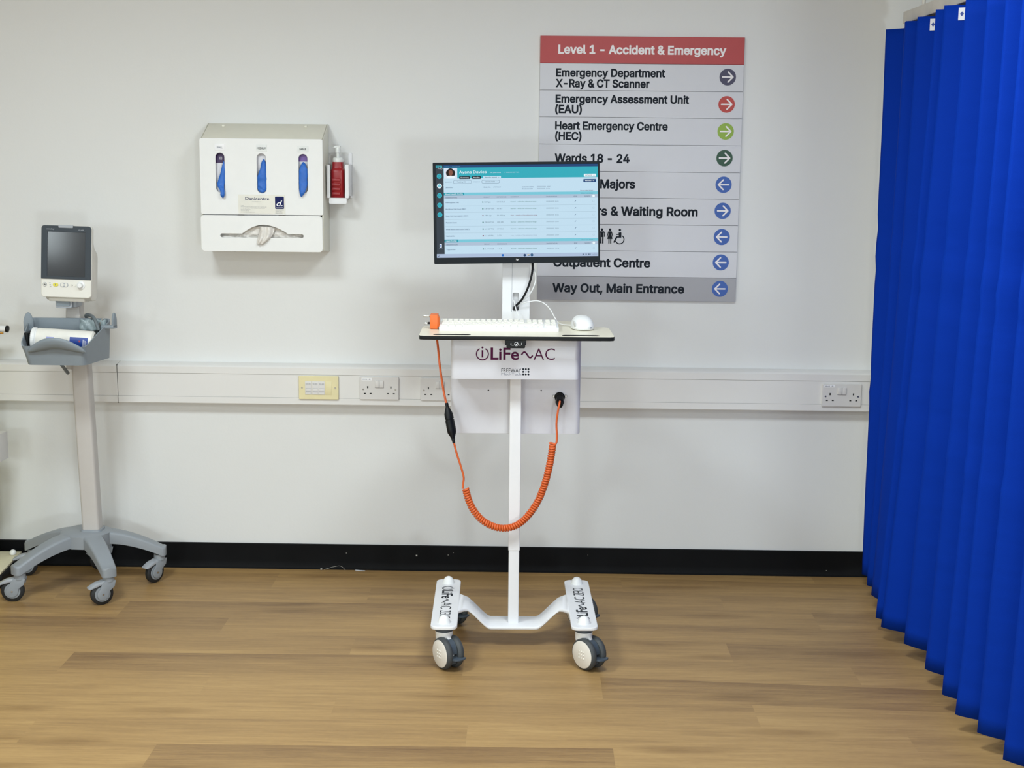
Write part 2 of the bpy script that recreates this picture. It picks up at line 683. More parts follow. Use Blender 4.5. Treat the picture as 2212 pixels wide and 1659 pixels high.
def spline(pts, n=8):
    """Catmull-Rom through the points"""
    P = [Vector(p) for p in pts]
    out = []
    for i in range(len(P) - 1):
        p0, p1, p2, p3 = P[max(i - 1, 0)], P[i], P[i + 1], P[min(i + 2, len(P) - 1)]
        for k in range(n):
            t = k / n
            out.append(0.5 * ((2 * p1) + (p2 - p0) * t + (2 * p0 - 5 * p1 + 4 * p2 - p3) * t * t + (3 * p1 - p0 - 3 * p2 + p3) * t ** 3))
    out.append(P[-1])
    return out


ROOTM = {}


def thing(name, label, cat, loc=(0, 0, 0), rot=(0, 0, 0), group=None):
    o = bpy.data.objects.new(name, None)
    o.empty_display_size = 0.05
    COL.objects.link(o)
    o.location = loc
    o.rotation_euler = rot
    ROOTM[o.name] = Matrix.Translation(loc) @ Euler(rot).to_matrix().to_4x4()
    o['label'] = label
    o['category'] = cat
    if group:
        o['group'] = group
    return o


def tag(o, label, cat, group=None, kind=None):
    o['label'] = label
    o['category'] = cat
    if group:
        o['group'] = group
    if kind:
        o['kind'] = kind
    return o


def struct(o):
    o['kind'] = 'structure'
    return o


def copy_tree(o, parent=None):
    c = o.copy()
    COL.objects.link(c)
    if parent is not None:
        c.parent = parent
    for ch in list(o.children):
        copy_tree(ch, c)
    return c


# ------------------------------------------------------------------ room shell
def bend(x):
    return 0.015 * x - 0.075 * max(0.0, x - 0.2)


def build_floor():
    bm = bmesh.new()
    tone = bm.faces.layers.float.new('tone')
    seed = bm.faces.layers.float.new('seed')
    across = bm.verts.layers.float.new('across')
    rng = random.Random(11)
    known = {  # row: list of (joint x, tone of the plank to the right of it); first x is the row start
        0: [(-4.6, .55), (-3.3, .6), (-2.1, .45), (-0.95, .62), (0.35, .5), (1.6, .5), (2.8, .6)],
        1: [(-4.6, .5), (-2.9, .55), (-1.7, .6), (-.58, .48), (.7, .52), (1.9, .5)],
        2: [(-4.6, .6), (-2.65, .72), (-1.42, .2), (-.2, .5), (1.0, .42), (2.2, .5)],
        3: [(-4.6, .5), (-2.25, .22), (-1.03, .58), (.2, .55), (1.4, .5)],
        4: [(-4.6, .5), (-3.0, .68), (-1.8, .66), (-.57, .56), (.655, .3), (1.85, .5)],
        5: [(-4.6, .6), (-2.7, .82), (-1.45, .22), (-.2, .62), (1.02, .58), (2.2, .6)],
        6: [(-4.6, .6), (-2.2, .8), (-.97, .86), (.225, .18), (1.45, .4)],
        7: [(-4.6, .6), (-1.9, .74), (-.56, .68), (.66, .8), (1.88, .6)],
        8: [(-4.6, .6), (-2.6, .78), (-1.38, .7), (-.165, .9), (1.06, .72), (2.3, .6)],
        9: [(-4.6, .6), (-2.2, .86), (-1.0, .24), (.235, .86), (1.45, .66)],
        10: [(-4.6, .6), (-1.7, .8), (-.5, .8), (.75, .7), (1.9, .6)],
    }
    w = 0.172
    for k in range(-1, 54):
        ya = min(0.02, -0.063 - w * k)
        yb = -0.063 - w * (k + 1)
        if k == -1:
            ya = 0.2      # runs on under the skirting and the wall
        if k in known:
            js = known[k]
        else:
            x = -4.6
            js = []
            while x < 3.6:
                js.append((x, rng.uniform(.3, .85)))
                x += 1.22 if js[1:] else rng.uniform(.3, 1.2)
        for i, (x0, tn) in enumerate(js):
            x1 = js[i + 1][0] if i + 1 < len(js) else 3.6
            if x1 - x0 < .02:
                continue
            brk = [x0] + ([.2] if x0 < .2 < x1 else []) + [x1]
            sd = rng.random()
            prev = None
            for x in brk:
                a = bm.verts.new((x, ya + (bend(x) if k >= 0 else 0), 0)); b = bm.verts.new((x, yb + bend(x), 0))
                a[across] = 0.0; b[across] = 1.0
                if prev:
                    f = bm.faces.new((prev[1], b, a, prev[0]))
                    f[tone] = tn; f[seed] = sd
                prev = (a, b)
    me = bpy.data.meshes.new('floor')
    bm.to_mesh(me); bm.free()
    me.materials.append(M['floor'])
    o = bpy.data.objects.new('floor', me)
    COL.objects.link(o)
    return struct(o)


build_floor()
XL, XR, YB, ZC = -4.4, 3.3, -9.4, 2.7
struct(B().box(XL, 0.0, -0.02, XR, 0.12, ZC).obj('wall_back', 'wall'))
struct(B().box(XL - .12, YB, -0.02, XL, 0.12, ZC).obj('wall_left', 'wall'))
struct(B().box(XR, YB, -0.02, XR + .12, 0.12, ZC).obj('wall_right', 'wall'))
struct(B().box(XL, YB - .12, ZC, XR, 0.12, ZC + .1).obj('ceiling', 'ceiling'))
b = B()      # far wall with three assumed openings, out of view
assumed_wins = [(-3.3, 1.25, -2.2, 2.25), (-1.1, 1.4, 0.0, 2.4), (1.65, .08, 2.35, .76)]  # third opening added low, to go with the low light
xs = [XL] + [v for w in assumed_wins for v in (w[0], w[2])] + [XR]
for i in range(0, len(xs), 2):
    b.box(xs[i], YB - .12, -.02, xs[i + 1], YB, ZC)
for (x0, z0, x1, z1) in assumed_wins:
    b.box(x0, YB - .12, -.02, x1, YB, z0)
    b.box(x0, YB - .12, z1, x1, YB, ZC)
struct(b.obj('wall_rear', 'wall'))
for i, (x0, z0, x1, z1) in enumerate(assumed_wins):  # frames for the assumed openings, behind the camera
    b = B()
    for q in ((x0, z0, x0 + .05, z1), (x1 - .05, z0, x1, z1), (x0, z0, x1, z0 + .05), (x0, z1 - .05, x1, z1)):
        b.box(q[0], YB - .09, q[1], q[2], YB - .03, q[3])
    struct(b.obj('assumed_window_%d' % (i + 1), 'white_plastic'))

# skirting: black vinyl, upstand with a small cove at the floor
prof = [(0, 0), (-.022, 0), (-.016, .004), (-.0115, .012), (-.010, .03), (-.010, .0945), (-.008, .0965), (0, .0965)]
b = B().prism(prof, XL, XR, 'x')
for (x, z, dx, dz, mt) in ((-.4318, .058, .0028, .0045, 1), (-.703, .064, .0016, .0016, 1), (-.29, .071, .001, .001, 1), (-.31, .062, .0016, .0016, 1), (.228, .07, .001, .001, 1), (1.145, .02, .0012, .004, 1)):
    b.box(x - dx, -.0108, z - dz * .6, x + dx, -.0098, z + dz * .6, mat=1, Mx=None)
struct(b.obj('baseboard_back', ['skirt', 'dust']))

# ------------------------------------------------------------------ dado trunking
t = thing('cable_trunking', 'white plastic cable trunking running along the wall at waist height', 'trunking', (0, 0, 0.72))
b = B()


def trunk_prof():
    return [(-.0005, .802), (-.040, .797), (-.046, .7945), (-.050, .790), (-.050, .7655), (-.0485, .7645), (-.0485, .6770), (-.050, .676), (-.050, .653), (-.047, .6495), (-.0005, .6485)]


for nm, x0, x1 in (('left_section', XL, -1.5545), ('right_section', -1.5520, 2.6)):
    B().prism(trunk_prof(), x0, x1, 'x').obj('trunking_length', 'trunk', t)
b = B()
for z in (.765, .6765):
    b.box(XL, -.0492, z - .0006, 2.6, -.0483, z + .0006)
b.box(-1.5548, -.0503, .765, -1.5520, -.044, .797)
b.box(-1.5548, -.0503, .649, -1.5520, -.044, .6765)
b.obj('joint_line', 'groove', t)


# ------------------------------------------------------------------ sockets
def double_socket(x, z, label, text, tilt=0.0):
    t = thing('double_socket', label, 'socket', (x, -.0485, z), group='white double power sockets on the trunking')
    Mx = FRONT(0, 0, 0)
    hx, hz = .073, .043
    B().plate(rrect(-hx, -hz, hx, hz, .004), thick=.0095, bev=.0018, Mx=FRONT(0, -.0095, 0)).obj('faceplate', 'socket_white', t, True)
    for sx in (-1, 1):
        b = B()
        cx = sx * .0435
        b.box(cx - .0022, -.0100, .0005, cx + .0022, -.0094, .0085)
        for dx in (-.011, .011):
            b.box(cx + dx - .0036, -.0100, -.0215, cx + dx + .0036, -.0094, -.0175)
        b.obj('pin_holes', 'black', t, True)
    for sx in (-1, 1):
        b = B().box(sx * .0082 - .0078, -.0140, .0035, sx * .0082 + .0078, -.0094, .0300, .0012)
        b.obj('rocker_switch', 'socket_white', t, True)
    b = B().box(-.0165, -.0103, .0022, .0165, -.0094, .0034).box(-.0004, -.0143, .0035, .0004, -.0094, .03)
    b.obj('switch_gap', 'grey_print', t, True)
    for sx in (-1, 1):
        b = B().cyl((sx * .0605, -.0092, -.004), (sx * .0605, -.0112, -.004), .0036, .0028, 16)
        b.box(sx * .0605 - .003, -.0116, -.0044, sx * .0605 + .003, -.0110, -.0036, mat=1, Mx=None)
        b.obj('screw', ['steel', 'black'], t, True)
    if text:
        b = B().box(-.066, -.0099, .030, -.028, -.0093, .0395)
        b.text(text, -.062, -.033, .0325, .0042, 1, FRONT(0, -.0101, 0), .012)
        b.obj('sticker', ['white_paper', 'dark_print'], t, True)
    return t


double_socket(-0.5668, 0.7175, 'white double power socket with both switches tilted, right of the cream data plate', 'HH-B1 - 02')
double_socket(-0.3394, 0.7168, 'white double power socket half hidden behind the orange cable and the white cart box', None)
double_socket(1.1598, 0.7130, 'white double power socket beside the blue curtain', 'HH-B1 - 03')

t = thing('network_socket', 'cream data socket plate with three white ports on the trunking', 'socket', (-0.7945, -.0485, 0.7172))
B().plate(rrect(-.0745, -.044, .0745, .044, .002), thick=.010, bev=.0015, Mx=FRONT(0, -.010, 0)).obj('faceplate', 'socket_cream', t, True)
for i, cx in enumerate((-.0385, -.0125, .0115)):
    b = B().box(cx - .0122, -.0118, -.026, cx + .0122, -.0095, .0245, .0006)
    b.box(cx - .0095, -.0124, -.0245, cx + .0095, -.0115, -.0165)
    b.box(cx - .0095, -.0126, -.0165, cx + .0095, -.0112, -.0150, mat=1)
    b.box(cx - .0095, -.0122, -.0148, cx + .0095, -.0115, -.002, .0004)
    b.box(cx - .0097, -.0119, -.0022, cx + .0097, -.0116, -.0014, mat=1)
    b.plate(rrect(cx - .0105, .0105, cx + .0105, .0195, .002), thick=.0008, Mx=FRONT(0, -.0124, 0))
    b.text(('D-41', 'D-42', 'D-43')[i], cx - .008, cx + .008, .0128, .0042, 1, FRONT(0, -.0127, 0))
    b.obj('data_port', ['socket_white', 'grey_print'], t, True)
B().box(.0255, -.0112, -.026, .0495, -.0095, .0245, .0006).obj('blank_plate', 'socket_cream', t, True)
for sx in (-1, 1):
    B().cyl((sx * .0625, -.0098, 0), (sx * .0625, -.0118, 0), .0036, .0028, 16).obj('screw', 'steel', t, True)

# ------------------------------------------------------------------ directional sign
SX0, SX1, SZ0, SZ1 = .0195, .758, 1.053, 2.013
t = thing('directional_sign', 'large hospital wayfinding sign with red header and grey panels on the wall', 'sign', ((SX0 + SX1) / 2, 0, SZ0))
edges = [2.013] + [1.9156, 1.8194, 1.7242, 1.6259, 1.5286, 1.4325, 1.3357, 1.2383, 1.1421] + [1.053]
rows = [
    ('header', [('Level 1 - Accident & Emergency', 1206, 1569, 115.0, 16.6)], None, None),
    ('panel', [('Emergency Department', 1201, 1437, 164.5, 15.5), ('X-Ray & CT Scanner', 1200, 1403, 187.5, 15.5)], 'disc_indigo', 1),
    ('panel', [('Emergency Assessment Unit', 1200, 1488, 219.5, 15.5), ('(EAU)', 1199, 1257, 242.5, 15.5)], 'disc_red', 1),
    ('panel', [('Heart Emergency Centre', 1199, 1442, 277.5, 15.5), ('(HEC)', 1199, 1256, 300.5, 15.5)], 'disc_lime', 1),
    ('panel', [('Wards 18 - 24', 1198, 1360, 349.0, 17.0)], 'disc_green', 1),
    ('panel', [('Majors', 1296.5, 1372, 405.5, 17.6)], 'disc_blue', -1),
    ('panel', [('Minors & Waiting Room', 1231, 1507, 463.5, 17.6)], 'disc_blue', 1),
    ('panel', [], 'disc_blue', -1),
    ('panel', [('Outpatient Centre', 1195, 1405, 574.5, 17.6)], 'disc_blue', -1),
    ('exit', [('Way Out, Main Entrance', 1193, 1478, 628.5, 17.6)], 'disc_blue', -1),
]
discx = [None, (0.7007, 1.8717), (0.7000, 1.7745), (0.7000, 1.6775), (0.6992, 1.5816), (0.6992, 1.4851), (0.6991, 1.3897), (0.6991, 1.2937), (0.6989, 1.1997), (0.6989, 1.1016)]
TXT = [
    [((0.0850, 1.9505), 0.6926)],
    [((0.0778, 1.8693), 0.4742), ((0.0767, 1.8314), 0.4182)],
    [((0.0775, 1.7761), 0.5635), ((0.0764, 1.7388), 0.1743)],
    [((0.0773, 1.6798), 0.4888), ((0.0779, 1.6423), 0.1744)],
    [((0.0774, 1.5611), 0.3523)],
    [((0.2457, 1.4686), 0.3750)],
    [((0.1367, 1.3693), 0.6076)],
    [],
    [((0.0780, 1.1790), 0.4388)],
    [((0.0760, 1.0841), 0.5669)],
]


def person_icon(b, cx, z0, h, skirt, mat=0, Mx=None):
    """standing figure pictogram, local xy, height h"""
    u = h / 12.0
    b.plate(circ(cx, z0 + 11 * u, u * .95, 16), thick=.0006, mat=mat, Mx=Mx)
    if not skirt:
        pts = [(-2.3, 5.2), (-2.3, 8.9), (-1.7, 9.6), (1.7, 9.6), (2.3, 8.9), (2.3, 5.2), (1.65, 5.2), (1.65, 8.4), (1.35, 8.4), (1.35, 0), (.25, 0), (.25, 5), (-.25, 5), (-.25, 0), (-1.35, 0), (-1.35, 8.4), (-1.65, 8.4), (-1.65, 5.2)]
    else:
        pts = [(-2.6, 5.6), (-1.5, 9.4), (-1.1, 9.7), (1.1, 9.7), (1.5, 9.4), (2.6, 5.6), (2.0, 5.3), (1.15, 8.2), (.95, 8.2), (2.1, 3.6), (1.15, 3.6), (1.15, 0), (.25, 0), (.25, 3.6), (-.25, 3.6), (-.25, 0), (-1.15, 0), (-1.15, 3.6), (-2.1, 3.6), (-.95, 8.2), (-1.15, 8.2), (-2.0, 5.3)]
    b.plate([(cx + x * u, z0 + y * u) for x, y in pts], thick=.0006, mat=mat, Mx=Mx)


for i, (kind, _tx0, disc, dirn) in enumerate(rows):
    zt, zb = edges[i], edges[i + 1]
    facem = {'header': 'sign_red', 'panel': 'sign_face', 'exit': 'sign_grey'}[kind]
    g = .0006
    pn = B().plate([(SX0, zb + g), (SX1, zb + g), (SX1, zt - g), (SX0, zt - g)], thick=.010, bev=.0006, Mx=FRONT(0, -.012, 0)).obj(
        {'header': 'header_panel', 'panel': 'sign_panel', 'exit': 'exit_panel'}[kind], facem, t)
    b = B()
    has = False
    for (spec, (xz, x1)) in zip(_tx0, TXT[i]):
        b.text(spec[0], xz[0], x1, xz[1], spec[4] / 579.0, 0, FRONT(0, -.0123, 0), .029, face=SANS)
        has = True
    if i == 7:
        Mx = FRONT(0, -.0125, 0)
        z0, h = 1.2652, .056
        person_icon(b, 0.2563, z0, h, False, 0, Mx)
        person_icon(b, 0.2862, z0, h, True, 0, Mx)
        # wheelchair pictogram
        cx, cz, s = 0.3215, z0 + .020, .0046
        b.plate(circ(cx + .2 * s, z0 + 11 * h / 12 - .001, h / 12 * .95, 16), thick=.0006, Mx=Mx)
        b.plate([(cx + s * x, cz + s * y) for x, y in ((-.9, 4.3), (.9, 4.9), (1.5, 4.3), (1.5, .4), (-1.7, .4), (-4.0, -3.7), (-5.0, -3.3), (-2.6, 1.5), (-.6, 1.5), (-.6, 2.6), (-2.6, 2.6), (-2.6, 3.4), (-.6, 3.4))], thick=.0006, Mx=Mx)
        ring = [(cx + s * (.2 + 3.9 * math.cos(a)), cz + s * (-1.0 + 3.9 * math.sin(a))) for a in [math.radians(200 + 215 * k / 24) for k in range(25)]]
        inn = [(cx + s * (.2 + 3.1 * math.cos(a)), cz + s * (-1.0 + 3.1 * math.sin(a))) for a in [math.radians(200 + 215 * k / 24) for k in range(24, -1, -1)]]
        b.plate(ring + inn, thick=.0006, Mx=Mx)
        has = True
    if has:
        b.obj('pictogram' if i == 7 else 'lettering', 'sign_white' if kind == 'header' else 'sign_print', pn)
    if disc:
        (cx, cz), r = discx[i], .0298
        b = B().plate(circ(cx, cz, r, 40), thick=.0008, Mx=FRONT(0, -.0127, 0))
        sg = dirn
        q = .0023

        def bar(x0, y0, x1, y1, up=0.0):
            d = Vector((x1 - x0, y1 - y0)); n = Vector((-d.y, d.x)).normalized() * q * 1.15
            a0 = math.atan2(n.y, n.x)
            pts = [(x1 + q * 1.15 * math.cos(a0 - PI * k / 6), y1 + q * 1.15 * math.sin(a0 - PI * k / 6)) for k in range(7)]
            pts += [(x0 - q * 1.15 * math.cos(a0 - PI * k / 6), y0 - q * 1.15 * math.sin(a0 - PI * k / 6)) for k in range(7)]
            b.plate([(cx + sg * u, cz + v) for u, v in (pts if sg > 0 else pts[::-1])], thick=.0006, mat=1, Mx=FRONT(0, -.0132 - up, 0))
        bar(-.0185, 0, .018, 0)
        bar(.0015, .0175, .0188, 0, .0001)
        bar(.0015, -.0175, .0188, 0, .0002)
        b.obj('arrow_disc', [disc, 'sign_white'], pn)

# ------------------------------------------------------------------ glove and apron dispenser
DY = -.150
t = thing('glove_dispenser', 'white wall dispenser with three glove slots and an apron slot', 'dispenser', (-.98, 0, 1.22))
DX0, DX1 = -1.196, -.7545
prof_o = [(0, 1.224), (DY + .006, 1.236), (DY + .006, 1.629), (-.014, 1.6885), (0, 1.6885)]
b = B()
for x0 in (DX0, DX1 - .006):
    b.prism(prof_o, x0, x0 + .006, 'x', .0015)
b.prism([(0, 1.224), (DY + .006, 1.236), (DY + .006, 1.242), (0, 1.230)], DX0 + .003, DX1 - .003, 'x')
b.prism([(DY + .006, 1.629), (-.014, 1.6885), (0, 1.6885), (0, 1.6825), (-.016, 1.6825), (DY + .006, 1.622)], DX0 + .001, DX1 - .001, 'x', .0008)
b.box(DX0 + .003, -.004, 1.226, DX1 - .003, 0, 1.686)
b.box(DX0 + .005, DY + .004, 1.340, DX1 - .005, -.004, 1.356)
b.obj('casing', 'cream_plastic', t)


def slot(x0, z0, x1, z1):
    return rrect(x0, z0, x1, z1, (x1 - x0) / 2 - .0001, 8)


slots = [slot(-1.1393, 1.4417, -1.1076, 1.5822), slot(-0.9910, 1.4408, -0.9585, 1.5812), slot(-0.8411, 1.4415, -0.8095, 1.5803)]
up = (-1.1967, 1.3631, -0.7544, 1.6334)
pn = B().plate(rrect(up[0], up[1], up[2], up[3], .007), slots, thick=.005, bev=.0014, Mx=FRONT(0, -.152, 0)).obj('front_panel', 'white_plastic', t)
lo = (-1.1984, 1.2301, -0.7575, 1.3607)
ax = [((-1.1280, 1.2910)), ((-1.0374, 1.2912))]
arc_l, arc_r = -1.0491, -0.8832
za, zbm = 1.2943, 1.2810
ztop = 1.3268
sx0, sx1 = -1.1280, -0.8271
r0 = (za - zbm) / 2
out = []
for k in range(9):
    a = PI / 2 + PI * k / 8
    out.append((sx0 + r0 + r0 * math.cos(a), zbm + r0 + r0 * math.sin(a)))
for k in range(9):
    a = -PI / 2 + PI * k / 8
    out.append((sx1 - r0 + r0 * math.cos(a), zbm + r0 + r0 * math.sin(a)))
xm = (arc_l + arc_r) / 2 - .006
for k in range(15):
    u = k / 14
    x = arc_r + (arc_l - arc_r) * u
    out.append((x, za + (ztop - za) * max(0, 1 - abs((x - xm) / ((arc_r - xm) if x > xm else (xm - arc_l))) ** 1.9)))
apron_slot = out
dr = B().plate(rrect(lo[0], lo[1], lo[2], lo[3], .013), [apron_slot], thick=.006, bev=.0015, Mx=FRONT(0, -.154, 0)).obj('drawer_front', 'white_plastic', t)
for (x, y) in ((483, 271), (661, 275)):
    pass
for xs_ in (-1.1345, -0.8326):
    B().lathe([(0, .004), (.004, .0035), (.0062, .001), (.0065, -.002)], 20, 0, T(xs_, -.034, 1.680) @ RX(math.radians(23))).obj('screw_cap', 'cream_plastic', t)
for xs_ in (-1.1232, -1.0892, -0.8464, -0.8090):
    B().cyl((xs_, -.10, 1.236), (xs_, -.10, 1.226), .0045, .004, 14).obj('bolt', 'steel', t)
b = B()
for i, (bx, st, mt) in enumerate((((-1.1412, 1.5912, -1.1046, 1.6132), 'SMALL', 2), ((-0.9926, 1.5886, -0.9536, 1.6122), 'MEDIUM', 1), ((-0.8450, 1.5876, -0.8052, 1.6096), 'LARGE', 1))):
    b = B().box(bx[0], -.1536, bx[1], bx[2], -.1518, bx[3])
    k = (.22, .08, .2)[i]
    b.text(st, bx[0] + (bx[2] - bx[0]) * k, bx[2] - (bx[2] - bx[0]) * k, bx[1] + (bx[3] - bx[1]) * .32, (bx[3] - bx[1]) * (.3 if i else .27), 1, FRONT(0, -.1539, 0), .02)
    b.obj('size_sticker', ['white_paper' if i == 0 else 'clear_label', 'grey_print' if i == 0 else 'dark_print'], pn)
bx = (-1.0602, 1.3682, -0.8914, 1.4351)
w_, h_ = bx[2] - bx[0], bx[3] - bx[1]
b = B().box(bx[0], -.1536, bx[1], bx[2], -.1518, bx[3])
Mx = FRONT(0, -.1540, 0)


def at(u, v):
    return (bx[0] + u * w_, bx[3] - v * h_)


b.text('Danicentre', at(.15, 0)[0], at(.66, 0)[0], at(0, .29)[1], .0105, 1, Mx, .008)
b.text('www.danicentre.com', at(.29, 0)[0], at(.49, 0)[0], at(0, .40)[1], .0026, 2, Mx)
for k, (st, e) in enumerate((('To refill:', .11), ('Lift the front panel and place one glove box in each bay with', .60), ('the opening facing out. Pull the first glove through the slot.', .57), ('Aprons go in the lower drawer.', .26), ('Clean with a soft cloth.', .23), ('Do not use abrasive cleaners here.', .35))):
    b.text(st, at(.05, 0)[0], at(e, 0)[0], at(0, .60 + .07 * k)[1], .0022, 2, Mx)
b.plate(rrect(*at(.785, .75), *at(.975, .09), .003), thick=.0006, mat=1, Mx=FRONT(0, -.1543, 0))
b.text('d.', at(.815, 0)[0], at(.945, 0)[0], at(0, .60)[1], .0195, 3, FRONT(0, -.1546, 0), .012, .3)
b.text('DANICENTRE', at(.81, 0)[0], at(.95, 0)[0], at(0, .70)[1], .0028, 3, FRONT(0, -.1546, 0))
for k, e in enumerate((.97, .93, .94, .94)):
    b.text(('Infection control products', 'Telephone orders', 'Made for hospitals', 'Wipe clean only')[k], at(.79, 0)[0], at(e, 0)[0], at(0, .83 + .055 * k)[1], .002, 2, Mx)
b.obj('maker_label', ['paper', 'navy_print', 'grey_print', 'white_paper'], pn)

# glove boxes behind the slots
for (cx, lab, m0, m1) in ((-1.1301, 'dark purple and white glove box behind the left slot of the dispenser', 'purple_dark', 'white_card'),
                          (-0.9809, 'white glove box behind the middle slot of the dispenser', 'white_card', 'white_card'),
                          (-0.8302, 'mauve and white glove box behind the right slot of the dispenser', 'purple', 'white_card')):
    g = B()
    zs = 1.5461 if m0 == 'purple_dark' else 1.5540
    g.box(cx - .062, -.136, 1.3575, cx + .062, -.05, zs, 0, 1)
    g.box(cx - .062, -.136, zs, cx + .062, -.05, 1.60, 0, 0)
    if m0 == 'purple_dark':
        g.text('100', cx + .002, cx + .011, zs + .012, .010, 1, FRONT(0, -.1364, 0), .01)
    o = g.obj('glove_box', [m0, m1])
    tag(o, lab, 'glove box', 'glove boxes inside the wall dispenser')


def glove(name, rows_, label, yb, seed):
    """crumpled flattened tube; rows: (x centre, z, half width, y forward)"""
    rr = spline([(x, y, z) for (x, z, w, y) in rows_], 5)
    ww = spline([(w, 0, 0) for (x, z, w, y) in rows_], 5)
    rings = []
    for i, (p, w) in enumerate(zip(rr, ww)):
        ring = []
        for k in range(20):
            a = 2 * PI * k / 20
            n = noise.noise(Vector((p.x * 60 + math.cos(a) * 1.6 + seed * 9, math.sin(a) * 1.6, p.z * 70)))
            n += .6 * noise.noise(Vector((p.x * 170 + seed, a * 1.3, p.z * 190)))
            s = max(.0006, w.x) * (1 + .16 * n)
            ring.append((p.x + math.cos(a) * s, p.y + math.sin(a) * min(s * .7, .006) * (1 + .45 * n) + .0022 * n - .0035 * abs(noise.noise(Vector((p.x * 90, seed * 3, p.z * 75 + math.cos(a) * .8)))), p.z))
        rings.append(ring)
    o = B().loft(rings).obj(name, 'glove', angle=60, sub=1)
    return tag(o, label, 'glove', 'blue gloves in the dispenser slots')


glove('disposable_glove', [(-1.1113, 1.5529, .001, -.145), (-1.1118, 1.5332, .006, -.148), (-1.1149, 1.5086, .0085, -.150), (-1.1206, 1.4806, .0125, -.152), (-1.1210, 1.4641, .0125, -.155), (-1.1144, 1.4462, .0075, -.164), (-1.1140, 1.4314, .0076, -.165), (-1.1134, 1.4207, .001, -.161)],
      'blue disposable glove in the left slot with one finger hanging below it', -.15, 1)
glove('disposable_glove', [(-0.9682, 1.5609, .001, -.145), (-0.9676, 1.5510, .007, -.147), (-0.9697, 1.5265, .0105, -.150), (-0.9735, 1.5018, .0152, -.152), (-0.9739, 1.4821, .0156, -.151), (-0.9743, 1.4607, .0156, -.152), (-0.9738, 1.4476, .0125, -.152), (-0.9730, 1.4418, .004, -.151)],
      'blue disposable glove filling the middle slot, not hanging out', -.15, 2)
glove('disposable_glove', [(-0.8247, 1.5525, .002, -.145), (-0.8240, 1.5410, .010, -.150), (-0.8244, 1.5197, .0152, -.153), (-0.8248, 1.4902, .0150, -.155), (-0.8251, 1.4672, .0148, -.157), (-0.8271, 1.4476, .011, -.162), (-0.8298, 1.4360, .006, -.162), (-0.8315, 1.4278, .001, -.160)],
      'blue disposable glove in the right slot tapering to a hanging tip', -.15, 3)

# plastic apron roll end in the drawer slot
b = B()
t2 = bmesh.new()
nx, nz = 60, 12
grid = []
for j in range(nz + 1):
    row = []
    for i in range(nx + 1):
        u = i / nx
        x = sx0 - .004 + (sx1 - sx0 + .008) * u
        zt = za + .003 + (ztop - za - .005) * max(0, 1 - abs((x - xm) / .078) ** 1.9)
        z = zbm - .004 + (zt - zbm + .004) * j / nz
        n = noise.noise(Vector((x * 55, z * 70, 3))) + .5 * noise.noise(Vector((x * 160, z * 140, 8)))
        row.append(t2.verts.new((x, -.1365 + .007 * n, z)))
    grid.append(row)
for j in range(nz):
    for i in range(nx):
        t2.faces.new((grid[j][i], grid[j][i + 1], grid[j + 1][i + 1], grid[j + 1][i]))
b.add(t2)
t2 = bmesh.new()   # the torn end that hangs out over the front
hang = [((-0.9879, 1.3217), (-0.9327, 1.3190)), ((-0.9865, 1.3101), (-0.9329, 1.3090)), ((-0.9884, 1.2967), (-0.9365, 1.2973)), ((-0.9904, 1.2851), (-0.9418, 1.2839)), ((-0.9931, 1.2717), (-0.9537, 1.2721)), ((-0.9968, 1.2575), (-0.9742, 1.2561))]
ys = [-.143, -.146, -.152, -.1605, -.164, -.161]
grid = []
for (a, c), y in zip(hang, ys):
    row = []
    for i in range(13):
        u = i / 12
        x, z = a[0] + (c[0] - a[0]) * u, a[1] + (c[1] - a[1]) * u
        row.append(t2.verts.new((x, y - .006 * math.sin(u * PI) + .004 * math.sin(u * 13 + z * 40), z)))
    grid.append(row)
for j in range(len(grid) - 1):
    for i in range(12):
        t2.faces.new((grid[j][i], grid[j][i + 1], grid[j + 1][i + 1], grid[j + 1][i]))
b.add(t2)
o = b.obj('plastic_apron', 'film', angle=180)
sm = o.modifiers.new('t', 'SOLIDIFY'); sm.thickness = .0006
sm = o.modifiers.new('s', 'SUBSURF'); sm.levels = sm.render_levels = 1
tag(o, 'crumpled white plastic apron with its end pulled out of the lower dispenser slot', 'apron')

# ------------------------------------------------------------------ soap bottle in its bracket
HY = -.098
lf = (-0.7502, 1.4236, -0.7367, 1.5440)
rf = (-0.6829, 1.4235, -0.6686, 1.5447)
lp = (-0.7418, 1.4031, -0.6769, 1.4248)
t = thing('bottle_bracket', 'white metal wall bracket holding the red pump bottle', 'bracket', ((lf[0] + rf[2]) / 2, 0, lp[1]))
zt_ = 1.5871
b = B().plate(rrect(rf[0] + .001, lp[3] - .002, rf[2], zt_, .005), thick=.002, Mx=FRONT(0, -.004, 0))
b.box(lf[0] + .004, -.006, lp[3] - .002, rf[2], -.003, lp[3] + .05)
b.obj('back_plate', 'white_metal', t)
for q, sd in ((lf, 0), (rf, 1)):
    x = q[0] if sd == 0 else q[2]
    B().box(x - (0 if sd == 0 else .002), HY, q[1] + .008, x + (.002 if sd == 0 else 0), -.003, q[3], .0006).obj('side_plate', 'white_metal', t)
    B().plate(rrect(q[0], q[1], q[2], q[3], .005), thick=.0025, bev=.0006, Mx=FRONT(0, HY, 0)).obj('front_flange', 'white_metal', t)
b = B().plate(rrect(lp[0], lp[1], lp[2], lp[3], .005), thick=.0025, bev=.0006, Mx=FRONT(0, HY, 0))
b.box(lp[0] + .002, HY + .001, lp[3] - .006, lp[2] - .002, -.003, lp[3] - .0035)
b.obj('shelf', 'white_metal', t)
bz = lp[3] - .0035
bc = -0.7136
t = thing('pump_bottle', 'red plastic pump bottle standing in the white bracket', 'bottle', (bc, -.052, bz))
hw = .0265
z1, z2, z3, z4 = 1.5267, 1.5534, 1.5725, 1.5932
